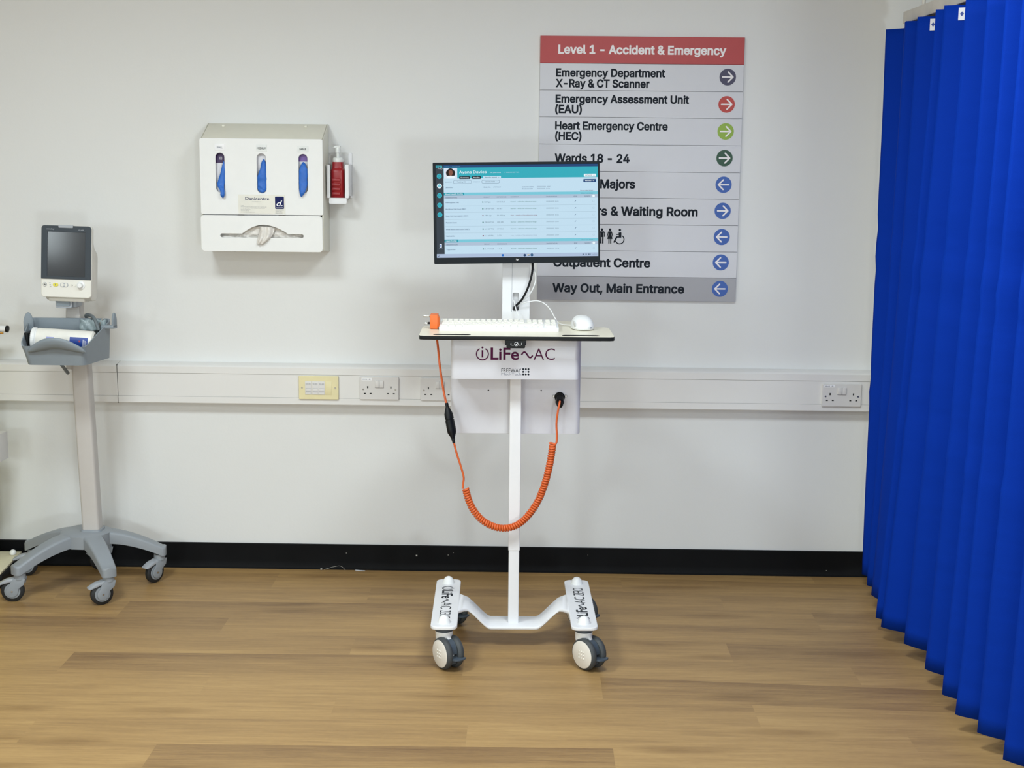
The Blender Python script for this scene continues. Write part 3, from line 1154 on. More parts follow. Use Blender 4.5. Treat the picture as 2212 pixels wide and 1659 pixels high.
rings = []
for (z, w, d) in ((bz, .0235, .024), (bz + .003, hw, .027), (z1 - .010, hw, .027), (z1 - .002, hw * .98, .0265), (z1 + .002, hw * .82, .022), (z1 + .008, hw * .76, .020), (z2, hw * .74, .020)):
    rings.append([(bc + w * math.copysign(abs(math.cos(a)) ** .55, math.cos(a)), -.052 + d * math.copysign(abs(math.sin(a)) ** .55, math.sin(a)), z) for a in [2 * PI * k / 32 for k in range(32)]])
b = B().loft(rings)
for k in range(4):
    zz = bz + .012 + k * .0165
    b.box(bc - .020, -.052 - .0292, zz, bc + .012, -.052 - .024, zz + .012, .0022)
b.obj('bottle_body', 'red_bottle', t, angle=50)
B().lathe([(0, 0), (.0195, 0), (.0200, .003), (.0190, .013), (.0165, .016), (0, .016)], 28, 0, T(bc, -.052, z2)).obj('collar', 'pump', t)
b = B().cyl((bc, -.052, z2 + .015), (bc, -.052, z4), .0062, None, 18)
b.lathe([(0, 0), (.0095, 0), (.0095, .018), (.0075, .022), (0, .022)], 20, 0, T(bc, -.052, z4 - .006))
b.prism([(bc - .017, z4 + .013), (bc - .010, z4 + .0175), (bc + .010, z4 + .0185), (bc + .008, z4 + .011), (bc - .008, z4 + .011)], -.060, -.044, 'y', .0008)
b.obj('pump_head', 'pump', t)

# ------------------------------------------------------------------ vital signs monitor on its rolling stand
PX, PY = -1.630, -.244
t = thing('rolling_stand', 'grey five-legged rolling stand with basket carrying the small patient monitor', 'stand', (PX, PY, 0))
zh = 0.2139
pz1 = 1.0554


def pole_ring(x, y, z, w, d, r=.010):
    return [(x + p[0], y + p[1], z) for p in rrect(-w / 2, -d / 2, w / 2, d / 2, r, 4)]


xb, xt = -1.6051, -1.6208
b = B().loft([pole_ring(xb, PY, zh - .01, .063, .055), pole_ring(xt, PY, 0.8091, .0625, .055), pole_ring(xt, PY, 0.8259 + .01, .0625, .055)])
b.loft([pole_ring(-1.6423, PY, 0.8091, .060, .052), pole_ring(-1.6375, PY, 0.9889, .0575, .050), pole_ring(-1.6360, PY, 1.0637, .050, .050)])
b.obj('pole', 'stand_pole', t)
b = B().loft([pole_ring(xb, PY, zh - .012, .080, .075, .018), pole_ring(xb, PY, zh + .002, .076, .070, .018)])
leg_a = [229, 304, 13, 88, 157]
LR = {229: .268, 304: .256, 13: .258, 88: .205, 157: .258}
HZ = zh - .008
hub = []
for k, a in enumerate(leg_a):
    for da in (-24, 0, 24):
        aa = math.radians(a + da)
        hub.append((PX + .092 * math.cos(aa), PY + .092 * math.sin(aa)))
b.loft([[(x, y, HZ - .048) for x, y in hub], [(x, y, HZ - .003) for x, y in hub], [(PX + (x - PX) * .86, PY + (y - PY) * .86, HZ + .003) for x, y in hub]])
b.obj('hub', 'stand_grey', t)
leg_end = {}
for a in leg_a:
    aa = math.radians(a)
    d = Vector((math.cos(aa), math.sin(aa), 0)); n = Vector((-d.y, d.x, 0))
    rings = []
    for k in range(14):
        u = min(1.0, k / 10)
        r = .055 + (LR[a] - .055 + .012) * u
        zt_ = HZ + .001 - .072 * u ** 1.7
        th = .046 - .012 * u
        w = .036 - .010 * u
        if k > 10:     # rounded toe
            e = (k - 10) / 3
            r += .014 * math.sin(e * PI / 2)
            w *= max(.25, math.cos(e * PI / 2) ** .6)
        c = Vector((PX, PY, 0)) + d * r
        ring = []
        cr_ = min(.010, w * .6)
        for (s, z) in [(-w, zt_ - th)] + [(-w + cr_ - cr_ * math.cos(q * PI / 8), zt_ - cr_ + cr_ * math.sin(q * PI / 8)) for q in range(5)] + [(w - cr_ + cr_ * math.sin(q * PI / 8), zt_ - cr_ + cr_ * math.cos(q * PI / 8)) for q in range(5)] + [(w, zt_ - th)]:
            p = c + n * s
            ring.append((p.x, p.y, z))
        rings.append(ring)
    B().loft(rings).obj('leg', 'stand_grey', t, angle=50)
    leg_end[a] = Vector((PX, PY, 0)) + d * LR[a]


def stand_caster(p, yaw):
    """trailing direction is local +x"""
    Mx = T(p.x, p.y, 0) @ RZ(yaw)
    wr, tx = .040, .026
    b = B().cyl((0, 0, .083), (0, 0, .104), .021, .020, 20, 0, Mx)
    b.cyl((0, 0, .1035), (0, 0, .107), .0165, None, 20, 1, Mx)
    # curved fork cheek each side of the wheel
    cheek = [(-.021, .086), (.021, .086), (.030, .074)] + [(tx + .021 * math.cos(a), .040 + .021 * math.sin(a)) for a in [math.radians(60 - 24 * k) for k in range(11)]] + [(.002, .050), (-.016, .064)]
    for s in (-1, 1):
        b.prism(cheek, s * .0135, s * .0175, 'y', .0012, 0, Mx)
    b.box(-.018, -.0170, .070, .016, .0170, .088, .004, 0, Mx)
    c = b.obj('caster', ['stand_grey', 'black'], t)
    w = B().lathe([(0, -.011), (wr - .006, -.011), (wr, -.006), (wr, .006), (wr - .006, .011), (0, .011)], 36, 0, Mx @ T(tx, 0, wr) @ RX(PI / 2))
    w.lathe([(0, -.0125), (wr - .013, -.0125), (wr - .0115, -.010), (wr - .0115, .010), (wr - .013, .0125), (0, .0125)], 30, 1, Mx @ T(tx, 0, wr) @ RX(PI / 2))
    w.cyl((tx, -.0185, wr), (tx, .0185, wr), .0035, None, 12, 2, Mx)
    w.obj('wheel', ['tyre_black', 'stand_grey', 'steel'], c)
    pd = [(-.004, .080), (.020, .088), (.048, .082), (.072, .070), (.075, .065), (.070, .062), (.048, .068), (.028, .074), (.006, .066)]
    B().prism(pd, -.016, .016, 'y', .0035, 0, Mx).obj('brake_pedal', 'light_grey', c)


for a, yaw in ((229, 188), (304, 216), (13, 238), (88, 215), (157, 190)):
    stand_caster(leg_end[a], math.radians(yaw))

# mount plate under the monitor
mb = (-1.6797, 1.0352, -1.6205, 1.0673)
b = B().plate(rrect(mb[0], mb[1], mb[2], mb[3] + .01, .008), thick=.05, bev=.003, Mx=FRONT(0, -.322, 0))
b.plate(rrect(mb[0] + .005, mb[1] + .008, mb[2] - .007, mb[3] + .01, .004), thick=.004, bev=.001, mat=1, Mx=FRONT(0, -.325, 0))
b.box(mb[2] - .02, -.33 + .02, mb[1] + .002, mb[2] + .012, PY, mb[3] + .012, .004)
b.box((mb[0] + mb[2]) / 2 - .006, -.3262, mb[3] - .004, (mb[0] + mb[2]) / 2 + .006, -.3248, mb[3] - .001, 0, 2, None)
b.obj('mount', ['light_grey', 'basket', 'white_plastic'], t)

# basket: tapered open tub, high at the back, low at the front
BYF, BYB = -.480, -.276


def basket_ring(z, grow, inset=0.0):
    x0, x1 = -1.7305 - grow * .8, -1.5324 + grow * .3
    pts = []
    f = rrect(x0 + inset, BYF - grow * .5 + inset, x1 - inset, BYB + .0 - inset, .020, 5)
    xm_ = (x0 + x1) / 2
    return [(p[0] + (.030 if p[0] > xm_ else -.040) * max(0, (p[1] - BYF) / (BYB - BYF)), p[1], z) for p in f]


zb0 = 0.8561
zfront = 0.9265
zback = 0.9960


def rim_z(y, x):
    u = min(1, max(0, (y - BYF) / (BYB - BYF)))
    k = min(1, max(0, (x + 1.74) / .26))
    return zfront - .004 + (zback - zfront + .004) * u ** (.55 + .65 * k)


outer = [basket_ring(zb0, 0)]
for k in range(1, 7):
    r_ = basket_ring(0, .024 * k / 6)
    outer.append([(x, y, zb0 + (rim_z(y, x) - zb0) * k / 6) for x, y, z in r_])
inner = []
for k in range(6, 0, -1):
    r_ = basket_ring(0, .024 * k / 6, .004)
    inner.append([(x, y, zb0 + .004 + (rim_z(y, x) - zb0 - .004) * k / 6) for x, y, z in r_])
inner.append([(x, y, zb0 + .004) for x, y, z in basket_ring(0, 0, .004)])
b = B().loft(outer + inner)
bk = b.obj('basket', 'basket', t, angle=50)
# moulded handle along the front rim
bx0, bx1 = -1.7205, -1.5233
rings = []
for k in range(25):
    u = k / 24
    x = bx0 + (bx1 - bx0) * u
    hgt = math.sin(PI * u) ** .6
    arch = math.sin(PI * u)
    zc = 0.9101 + .030 * arch - .004
    hh = .004 + .0165 * min(1, hgt * 1.1)
    yc = -.494 - .018 * arch
    ring = []
    for m_ in range(12):
        a = 2 * PI * m_ / 12
        ring.append((x, yc + .010 * (.4 + .6 * hgt) * math.cos(a) - .010 * math.sin(a) * hgt, zc + hh * math.sin(a)))
    rings.append(ring)
B().loft(rings).obj('basket_handle', 'basket', bk, angle=60)
# side hooks
for (x0, y0, x1, y1, sd) in (((-1.7604), 0, 0, 0, -1), ((-1.4885), 0, 0, 0, 1)):
    pass
hk = [(0, 0)]


def hook(xc, zb, h, w, d_, yaw, arm):
    Mx = T(xc, -.325, zb) @ RZ(yaw)
    lp_ = [(-w, 0), (w, 0)] + [(w * math.cos(a) * (1 - .15 * math.sin(a)), h * .45 + h * .55 * math.sin(a)) for a in [PI * k / 14 for k in range(15)]]
    b = B().prism(lp_, -d_, d_, 'y', .002, 0, Mx)
    b.box(-w, -d_, -.006, w, d_, .006, .002, 0, Mx)
    b.box(min(0, arm) , -.012, -.006, max(0, arm), .012, .006, .002, 0, T(xc, -.325, zb))
    b.obj('side_hook', 'basket', t)


hook(-1.7768, 0.9584, .062, .017, .004, math.radians(20), .05)
hook(-1.4724, 0.9719, .050, .011, .004, math.radians(70), -.045)
# stay rod under the basket
B().tube([(-1.6540, -.36, 0.8394), (-1.6582, -.285, 0.7978)], .006, 10).obj('stay_rod', 'hose', t)

# tub of wipes lying in the basket
ta = Vector((-1.7406, -.395, 0.9350))
tb = Vector((-1.5292, -.372, 0.9212))
td = (tb - ta)
q = td.to_track_quat('Z', 'Y').to_matrix().to_4x4()
tl = td.length
tr = .040
t2 = thing('wipes_canister', 'white canister with blue labels lying in the grey basket', 'canister', tuple(ta))
b = B().lathe([(0, 0.018), (tr - .003, .018), (tr, .022), (tr, tl - .006), (tr - .006, tl), (0, tl)], 40, 0, T(*ta) @ q)
b.obj('tub', 'tub', t2)
B().lathe([(0, 0), (tr - .002, 0), (tr + .0012, .003), (tr + .0012, .014), (tr - .001, .0165), (tr - .001, .019), (0, .019)], 40, 0, T(*ta) @ q).obj('lid', 'white_plastic', t2)


def tub_patch(b, s0, s1, a0, a1, mat, dr=.0005):
    tm = bmesh.new()
    ax = td.normalized()
    fr = Vector((0, -1, 0)); fr = (fr - ax * fr.dot(ax)).normalized()
    upv = ax.cross(fr)
    if upv.z < 0:
        upv = -upv
    g = []
    for i in range(2):
        row = []
        for k in range(9):
            a = math.radians(a0 + (a1 - a0) * k / 8)
            row.append(tm.verts.new(ta + ax * (s0 if i == 0 else s1) + (fr * math.cos(a) + upv * math.sin(a)) * (tr + dr)))
        g.append(row)
    for k in range(8):
        tm.faces.new((g[0][k], g[1][k], g[1][k + 1], g[0][k + 1]))
    bmesh.ops.recalc_face_normals(tm, faces=tm.faces[:])
    b.add(tm, None, mat)


b = B()
tub_patch(b, .056, .082, -20, 24, 0)
tub_patch(b, .135, .196, -30, 30, 1)
for k in range(4):
    tub_patch(b, .180 + k * .0035, .1815 + k * .0035, -24, 20 - 3 * k, 2, .0008)
tub_patch(b, .166, .171, 6, 14, 3, .0008)
for k in range(4):
    tub_patch(b, .092 + .009 * k, .098 + .009 * k, 2, 12 + (k % 2) * 3, 4)
b.obj('label', ['lilac_label', 'blue_label', 'white_paper', 'sign_red', 'dark_print'], t2)

# black cuff tucked beside the tub, clear pouch and metal clip at the back corner
b = B().loft([[(x, y, z) for x, y in rrect(-1.7600, -.425, -1.7421, -.330, .008, 3)] for z in (zb0 + .045, 0.9590)])
tag(b.obj('blood_pressure_cuff', 'black', angle=50), 'black folded cuff at the left end of the grey basket beside the white canister', 'cuff')
pz0, pz1_ = zb0 + .005, 0.9955
rings = []
for k in range(7):
    z = 0.9539 + (pz1_ - 0.9539) * k / 6
    rings.append([(-1.6006 + .095 * i / 11 * 1.0, -.305 - .010 * math.sin(i * 1.7 + k) * .4 - .006, z + .003 * math.sin(i * 2.1)) for i in range(12)])
b = B().loft(rings, closed=False, cap=False)
o = b.obj('clear_pouch', 'pouch', angle=180)
sm = o.modifiers.new('t', 'SOLIDIFY'); sm.thickness = .004
tag(o, 'grey translucent pouch at the back right of the basket', 'pouch')
b = B().tube(spline([(-1.5321, -.310, 0.9595), (-1.5281, -.310, 0.9793), (-1.5227, -.310, 0.9909), (-1.5175, -.310, 0.9976), (-1.5134, -.306, 0.9968), (-1.5146, -.304, 0.9861)], 6), .0032, 8)
tag(b.obj('metal_clip', 'steel', angle=60), 'small shiny metal clip standing in the back right corner of the basket', 'clip')
b = B().tube(spline([(-1.5955 , -.240, 0.9867), (-1.5919, -.262, 1.0044), (-1.5743, -.275, 1.0061), (-1.5533, -.300, 1.0009), (-1.5384, -.318, 0.9835), (-1.5258, -.330, 0.9587)], 8), .0062, 10)
tag(b.obj('air_hose', 'hose', angle=60), 'grey hose looping from behind the stand pole into the basket', 'hose')

# the monitor itself
MC = Vector((-1.6270, -.345, 1.2016))
mw, mh = .0895, .1255
t = thing('patient_monitor', 'small grey and white vital signs monitor on top of the rolling stand', 'monitor', tuple(MC), (math.radians(-5), math.radians(1.2), math.radians(-2.5)))
G = ROOTM[t.name]
b = B().plate(rrect(-mw, -mh, mw, mh, .012), thick=.020, bev=.003, Mx=FRONT(0, -.0, 0))
b.prism([(.014, -mh + .004), (.018, mh - .004), (.026, mh - .03), (.050, mh - .075), (.080, mh - .095), (.084, mh - .11), (.084, -mh + .004), (.07, -mh - .010), (.03, -mh - .010)], -mw + .008, mw - .006, 'x', .006)
b.box(-.07, .02, -mh - .014, .06, .07, -mh - .002, .003)
b.obj('casing', 'case', t, True)
zsp = mh - .187
bez = [p for p in rrect(-mw + .001, zsp - .03, mw - .001, mh - .001, .011) if p[1] > zsp]
bez = bez[:] + [(-mw + .001, zsp), (mw - .001, zsp)]
scr = (-mw + .0225, mh - .1775, mw - .0215, mh - .023)
B().plate(bez, [rrect(scr[0], scr[1], scr[2], scr[3], .002)], thick=.004, bev=.0006, Mx=FRONT(0, -.0025, 0)).obj('bezel', 'slate', t, True)
B().plate(rrect(scr[0] - .001, scr[1] - .001, scr[2] + .001, scr[3] + .001, .001), thick=.001, Mx=FRONT(0, -.0008, 0)).obj('screen', 'lcd', t, True)
B().plate(rrect(-.028, mh - .0085, .024, mh + .0012, .003), thick=.012, bev=.001, Mx=FRONT(0, -.0036, 0)).obj('alarm_lamp', 'light_grey', t, True)
b = B().text('mindray', -mw + .019, -mw + .048, mh - .0155, .0045, 0, FRONT(0, -.0028, 0), .01, .2)
b.text('VS-600', mw - .046, mw - .027, mh - .0165, .004, 0, FRONT(0, -.0028, 0), .01, .2)
b.obj('lettering', 'light_grey', t, True)
zc = mh - .207
b = B().cyl((-.075, -.0020, zc), (-.075, .001, zc), .0070, None, 24)
b.cyl((-.075, -.0028, zc), (-.075, .001, zc), .0058, None, 24, 1)
b.box(-.0785, -.0032, zc - .0012, -.0715, -.0027, zc + .0016, 0, 2)
b.obj('power_button', ['light_grey', 'case', 'dark_print'], t, True)
b = B()
b.plate(rrect(-.0365 - .0095, zc - .006, -.0365 + .0095, zc + .006, .0058), thick=.002, bev=.0006, Mx=FRONT(0, -.0022, 0))
b.text('!', -.0385, -.0345, zc - .003, .006, 1, FRONT(0, -.0025, 0), .03)
b.obj('alarm_button', ['yellow', 'grey_print'], t, True)
b = B().plate(rrect(-.0205, zc - .0075, .0085, zc + .0075, .0072), thick=.0016, bev=.0005, Mx=FRONT(0, -.0015, 0))
b.plate(rrect(-.0185, zc - .006, -.0065, zc + .006, .0058), thick=.001, bev=.0003, mat=1, Mx=FRONT(0, -.0022, 0))
b.plate(rrect(-.0055, zc - .006, .0065, zc + .006, .0058), thick=.001, bev=.0003, mat=1, Mx=FRONT(0, -.0022, 0))
b.obj('function_buttons', ['light_grey', 'case'], t, True)
b = B().plate(rrect(.0165, zc - .0055, .0345, zc + .0055, .005), thick=.0016, bev=.0005, Mx=FRONT(0, -.0018, 0))
b.plate([(.022, zc - .0032), (.0255, zc), (.022, zc + .0032)], thick=.0006, mat=1, Mx=FRONT(0, -.0022, 0))
b.obj('start_button', ['case', 'dark_print'], t, True)
b = B().lathe([(0, -.001), (.0145, -.001), (.0145, .002), (.013, .003), (0, .003)], 32, 0, FRONT(.0535, 0, zc))
b.lathe([(.0095, .002), (.0088, .013), (.0075, .015), (0, .0152)], 28, 0, FRONT(.0535, 0, zc))
b.obj('dial', 'white_plastic', t, True)
b = B()
for k in range(3):
    b.box(-.060 + .0012 * k, -.0008, zc + .005 - .006 * k, -.0545 + .0012 * k, .001, zc + .0066 - .006 * k)
b.obj('status_mark', 'light_grey', t, True)

# ------------------------------------------------------------------ medical cart
CO = (-.048, -.80, 0)
CYAW = math.radians(1.5)
t = thing('medical_cart', 'white mobile computer cart with tabletop, square pole and four casters', 'cart', CO, (0, 0, CYAW))
PZ = .140
# bent steel base: two arms with a dropped crossbar
b = B()
AW = .0415
for sx in (-1, 1):
    cx = sx * .219
    b.plate(rrect(cx - AW, -.246, cx + AW, .243, .022, 6), thick=.011, bev=.0025, Mx=T(0, 0, PZ))
xs_ = [-.192, -.180, -.170, -.160, -.148, -.135, -.120, -.105, -.092, -.082, -.074, -.06]
xs_ = xs_ + [-.03, 0, .03] + [-x for x in xs_[::-1]]


def bar_z(x):
    u = min(1, max(0, (abs(x) - .078) / (.152 - .078)))
    s = u * u * (3 - 2 * u)
    return .074 + (PZ - .0005 - .074) * (.65 * u + .35 * s)


def bar_w(x):
    u = min(1, max(0, (abs(x) - .135) / .05))
    return .054 + .045 * u ** 1.8


rings = []
for x in xs_:
    z, w = bar_z(x), bar_w(x)
    k = .0025
    rings.append([(x, -w, z - .011 + k), (x, -w, z - k), (x, -w + k, z), (x, w - k, z), (x, w, z - k), (x, w, z - .011 + k), (x, w - k, z - .011), (x, -w + k, z - .011)])
b.loft(rings)
base = b.obj('base_frame', 'white_metal', t, True, angle=50)
for sx in (-1, 1):
    for y in (-.203, .200):
        B().lathe([(.0205, 0), (.0200, .0025), (.0165, .013), (.0105, .0205), (.004, .0235), (0, .024)], 32, 0, T(sx * .219, y, PZ)).obj('dome_cap', 'white_plastic', t, True)


def iLife(b, Mx, x0, h, mats, zero=False):
    """logo lettering; capital height h, local xy, starts at x0; mats (bold, thin)"""
    # ring with an i in it
    r = h * .56
    cx, cy = x0 + r, h * .47
    w = h * .10
    a0 = [math.radians(118 + 304 * k / 30) for k in range(31)]
    b.plate([(cx + r * math.cos(a), cy + r * math.sin(a)) for a in a0] + [(cx + (r - w) * math.cos(a), cy + (r - w) * math.sin(a)) for a in a0[::-1]], thick=.0004, mat=mats, Mx=Mx)
    b.plate([(cx - w * .7, cy - .3 * h), (cx + w * .7, cy - .3 * h), (cx + w * .7, cy + .33 * h), (cx - w * .7, cy + .33 * h)], thick=.0004, mat=mats, Mx=Mx)
    b.plate(circ(cx, cy + .56 * h, w * .9, 16), thick=.0004, mat=mats, Mx=Mx)
    x = x0 + 2 * r + .14 * h
    b.text('LiFe', x, x + 2.42 * h, 0, h, mats, Mx, .020)
    x += 2.42 * h + .22 * h
    pts = [(x + .96 * h * k / 30, .43 * h + .24 * h * math.sin(2 * PI * k / 30 * .97)) for k in range(31)]
    w2 = .065 * h
    up_, dn_ = [], []
    for k, p in enumerate(pts):
        q0, q1 = pts[max(k - 1, 0)], pts[min(k + 1, 30)]
        d = Vector((q1[0] - q0[0], q1[1] - q0[1])).normalized()
        up_.append((p[0] - d.y * w2, p[1] + d.x * w2)); dn_.append((p[0] + d.y * w2, p[1] - d.x * w2))
    b.plate(up_ + dn_[::-1], thick=.0004, mat=mats, Mx=Mx)
    x += .96 * h + .08 * h
    b.text('AC', x, x + 1.82 * h, 0, h, mats, Mx, -.008)
    x += 1.82 * h
    if zero:
        x += .45 * h
        b.text('ZERO', x, x + 2.3 * h, 0, h, mats, Mx, -.006)
        x += 2.3 * h
    return x


# product lettering along the arms (read from the left arm downwards, from the right arm upwards)
hL = .0345
bb = B()
iLife(bb, T(-.236, .160, PZ + .0006) @ RZ(-PI / 2), 0, hL, 0, True)
bb.obj('arm_lettering', 'dark_print', base, True)
bb = B()
iLife(bb, T(.236, -.178, PZ + .0006) @ RZ(PI / 2), 0, hL, 0, True)
bb.obj('arm_lettering', 'dark_print', base, True)

# pole: outer tube over a slimmer inner tube
B().plate(rrect(-.0185, -.0185, .0185, .0185, .003, 4), thick=.70, Mx=T(0, 0, 1.02)).obj('outer_pole', 'white_metal', t, True)
B().plate(rrect(-.0170, -.0170, .0170, .0170, .003, 4), thick=.42, Mx=T(0, 0, .49)).obj('inner_pole', 'white_metal', t, True)
for o_ in (t.children[-2],):
    pass

# twin wheel casters


def cart_caster(x, y, yaw, pedal=True, seed=0):
    """wheel axis is local y (outer disc at -y); trailing direction local +x"""
    Mx = T(x, y, 0) @ RZ(yaw)
    R, tx = .051, .026
    b = B().cyl((0, 0, .115), (0, 0, .1295), .0282, None, 28, 1, Mx)
    b.cyl((0, 0, .086), (0, 0, .1155), .0265, .0275, 28, 0, Mx, .001)
    # centre web between the wheels
    web = [(-.024, .112), (.024, .112), (.033, .098), (tx + .026, .066), (tx + .026, .040), (tx + .01, .022), (tx - .03, .030), (-.026, .070)]
    b.prism(web, -.0065, .0065, 'y', .002, 0, Mx)
    c = b.obj('caster', ['white_plastic', 'pedal'], t, True)
    for s in (-1, 1):
        w = B()
        Wx = Mx @ T(tx, s * .0205, R) @ RX(-s * PI / 2)   # local z points outwards
        Wx = Mx @ T(tx, s * .0205, R) @ (RX(PI / 2) if s < 0 else RX(-PI / 2))
        w.lathe([(0, -.011), (R - .006, -.011), (R - .001, -.006), (R, .001), (R - .003, .008), (R - .007, .0105), (R - .0075, .009)], 48, 0, Wx)
        w.lathe([(R - .0075, .006), (R - .0078, .0110), (R - .010, .0125), (0, .0135)], 44, 1, Wx)
        # moulded dots on the hub
        for i in (-1, 0, 1):
            for j in (-1, 0, 1):
                w.lathe([(.0032, 0), (.0026, .0014), (0, .0019)], 10, 1, Wx @ T(i * .0105, j * .0105, .0133))
        w.obj('wheel', ['tyre', 'hub'], c, True)
    if pedal:
        p = B()
        # shield that curves over between the wheels and a flat foot tab
        rings = []
        for k in range(11):
            a = math.radians(95 - 100 * k / 10)
            rr = .040 - .004 * k / 10
            cx_, cz_ = tx + rr * math.cos(a), R + .006 + rr * math.sin(a)
            hw_ = .0095
            rings.append([(cx_, -hw_, cz_), (cx_, hw_, cz_), (cx_ - .006 * math.cos(a), hw_, cz_ - .006 * math.sin(a)), (cx_ - .006 * math.cos(a), -hw_, cz_ - .006 * math.sin(a))])
        p.loft(rings, 0, Mx)
        tab = [(tx + .018, -.010), (tx + .046, -.016), (tx + .060, -.010), (tx + .064, .002), (tx + .062, .022), (tx + .054, .032), (tx + .044, .026), (tx + .018, .010)]
        p.prism(tab, R - .012, R - .006, 'z', .002, 0, Mx)
        p.box(tx - .01, -.0095, R - .03, tx + .034, .0095, R - .008, .002, 0, Mx)
        p.obj('brake_pedal', 'pedal', c, True)


for (x, y, a, pd) in ((-.219, -.203, -57, True), (.219, -.203, -51, True), (-.219, .200, -54, True), (.219, .200, -46, True)):
    cart_caster(x, y, math.radians(a), pd)

# tabletop with black edge and two hand slots
TZ = 1.036
yf = -.152
outl = [(-.301, yf + .018), (-.297, yf + .006), (-.285, yf), (.285, yf), (.297, yf + .006), (.301, yf + .018), (.301, .075), (.296, .090), (.284, .098), (.215, .104), (.200, .115), (.196, .130), (.196, .225), (.185, .252), (.165, .260),
        (-.165, .260), (-.185, .252), (-.196, .225), (-.196, .130), (-.200, .115), (-.215, .104), (-.284, .098), (-.296, .090), (-.301, .075)]
hs = [rrect(-.258, yf + .022, -.142, yf + .050, .0139, 6), rrect(.140, yf + .022, .256, yf + .050, .0139, 6)]
B().plate(outl, hs, thick=.0125, bev=.0012, mat=0, side=1, Mx=T(0, 0, TZ)).obj('tabletop', ['laminate', 'black_edge'], t, True)
for x0, x1 in ((-.262, -.138), (.136, .260)):
    B().box(x0, yf + .018, TZ - .0150, x1, yf + .054, TZ - .0124).obj('slot_light_stop', 'black', t, True)  # black plate added under each slot to stop light falling on the cover

# front cover and rear electronics box
fc0, fc1 = -.204, .196
cz0 = .892
b = B().prism(rrect(fc0, -.088, fc1, .10, .014, 5), cz0, TZ - .0126, 'z', .0015)
cov = b.obj('front_cover', 'cover_white', t, True)
b = B()
lx = (-0.1262, 0.9548, 0.1215, 0.9970)
iLife(b, FRONT(0, -.0884, lx[1]), lx[0], 0.9910 - 0.9546, 0)
b.obj('logo_lettering', 'purple_print', cov, True)
b = B()
Mx = FRONT(0, -.0884, 0)
f0, f1 = (-0.0465, 0.9152, 0.0156, 0.9269), (-0.0464, 0.9057, 0.0157, 0.9138)
b.text('FREEWAY', f0[0], f0[2], f0[1], f0[3] - f0[1], 0, Mx)
b.text('Med-Tech', f1[0], f1[2], f1[1], f1[3] - f1[1], 1, Mx, -.004)
for i in range(3):
    for j in range(3):
        d0 = (0.0217, 0.9089, 0.0380, 0.9253)
        px_, pz_ = d0[0] + (d0[2] - d0[0]) * i / 2, d0[1] + (d0[3] - d0[1]) * j / 2
        if i == j == 1:
            b.plate(circ(px_, pz_, .0027, 18), [circ(px_, pz_, .0019, 18)], thick=.0004, mat=1, Mx=Mx)
        else:
            b.plate(circ(px_, pz_, .0031, 18), thick=.0004, mat=0, Mx=Mx)
b.obj('maker_lettering', ['dark_print', 'grey_print'], cov, True)
bx0_, bx1_ = -.207, .209
b = B().prism(rrect(bx0_, .022, bx1_, .20, .018, 5), .697, TZ - .0126, 'z', .002)
rbox = b.obj('electronics_box', 'cover_white', t, True)
for p_ in (((-0.0870, 0.8385)), ((0.0823, 0.8391))):
    b = B().cyl((p_[0], .0225, p_[1]), (p_[0], .0212, p_[1]), .0026, None, 14)
    b.obj('screw_hole', 'black', rbox, True)
for p_ in (((0.1226, 0.8216)), ((0.1619, 0.8221))):
    B().lathe([(.0048, -.001), (.0045, .0015), (.003, .003), (.0012, .003), (.0012, .001), (0, .001)], 18, 0, FRONT(p_[0], .022, p_[1])).obj('socket_screw', 'steel', rbox, True)

# height controller under the front edge
kx = (-0.0362, 1.0090, 0.0289, 1.0276)
kz = (-0.0318, 0.9998, 0.0255, 1.0119)
b = B().plate(rrect(kx[0], kx[1], kx[2], TZ - .0126, .001), thick=.05, bev=.0006, Mx=FRONT(0, yf - .001, 0))
b.plate(rrect(kz[0], kz[1], kz[2], TZ - .018, .004), thick=.04, bev=.001, Mx=FRONT(0, yf - .003, 0))
mx_, mz_ = (kx[0] + kx[2]) / 2 + .002, kx[1] + .004
Mx = FRONT(0, yf - .0034, 0)
b.plate(circ(mx_, mz_, .0062, 24), [circ(mx_, mz_, .0054, 24)], thick=.0005, mat=1, Mx=Mx)
b.plate([(mx_ - .0012, mz_ - .0035), (mx_ + .004, mz_ - .0035), (mx_ + .001, mz_ + .0008)], thick=.0005, mat=1, Mx=Mx)
b.plate([(mx_ - .0040, mz_ - .0036), (mx_ - .0034, mz_ - .0042), (mx_ + .0042, mz_ + .0034), (mx_ + .0036, mz_ + .0040)], thick=.0005, mat=1, Mx=Mx)
b.box(mx_ - .0172, yf - .0037, mz_ - .003, mx_ - .0158, yf - .003, mz_ + .003, 0, 1)
b.box(mx_ - .0145, yf - .0037, mz_ - .0042, mx_ - .008, yf - .003, mz_ - .0036, 0, 1)
b.box(mx_ + .0075, yf - .0037, mz_ - .0040, mx_ + .0135, yf - .003, mz_ - .0026, 0, 1)
b.box(mx_ + .0155, yf - .0037, mz_ - .002, mx_ + .0163, yf - .003, mz_ + .004, 0, 1)
b.obj('height_controller', ['black', 'white_paper'], t, True)

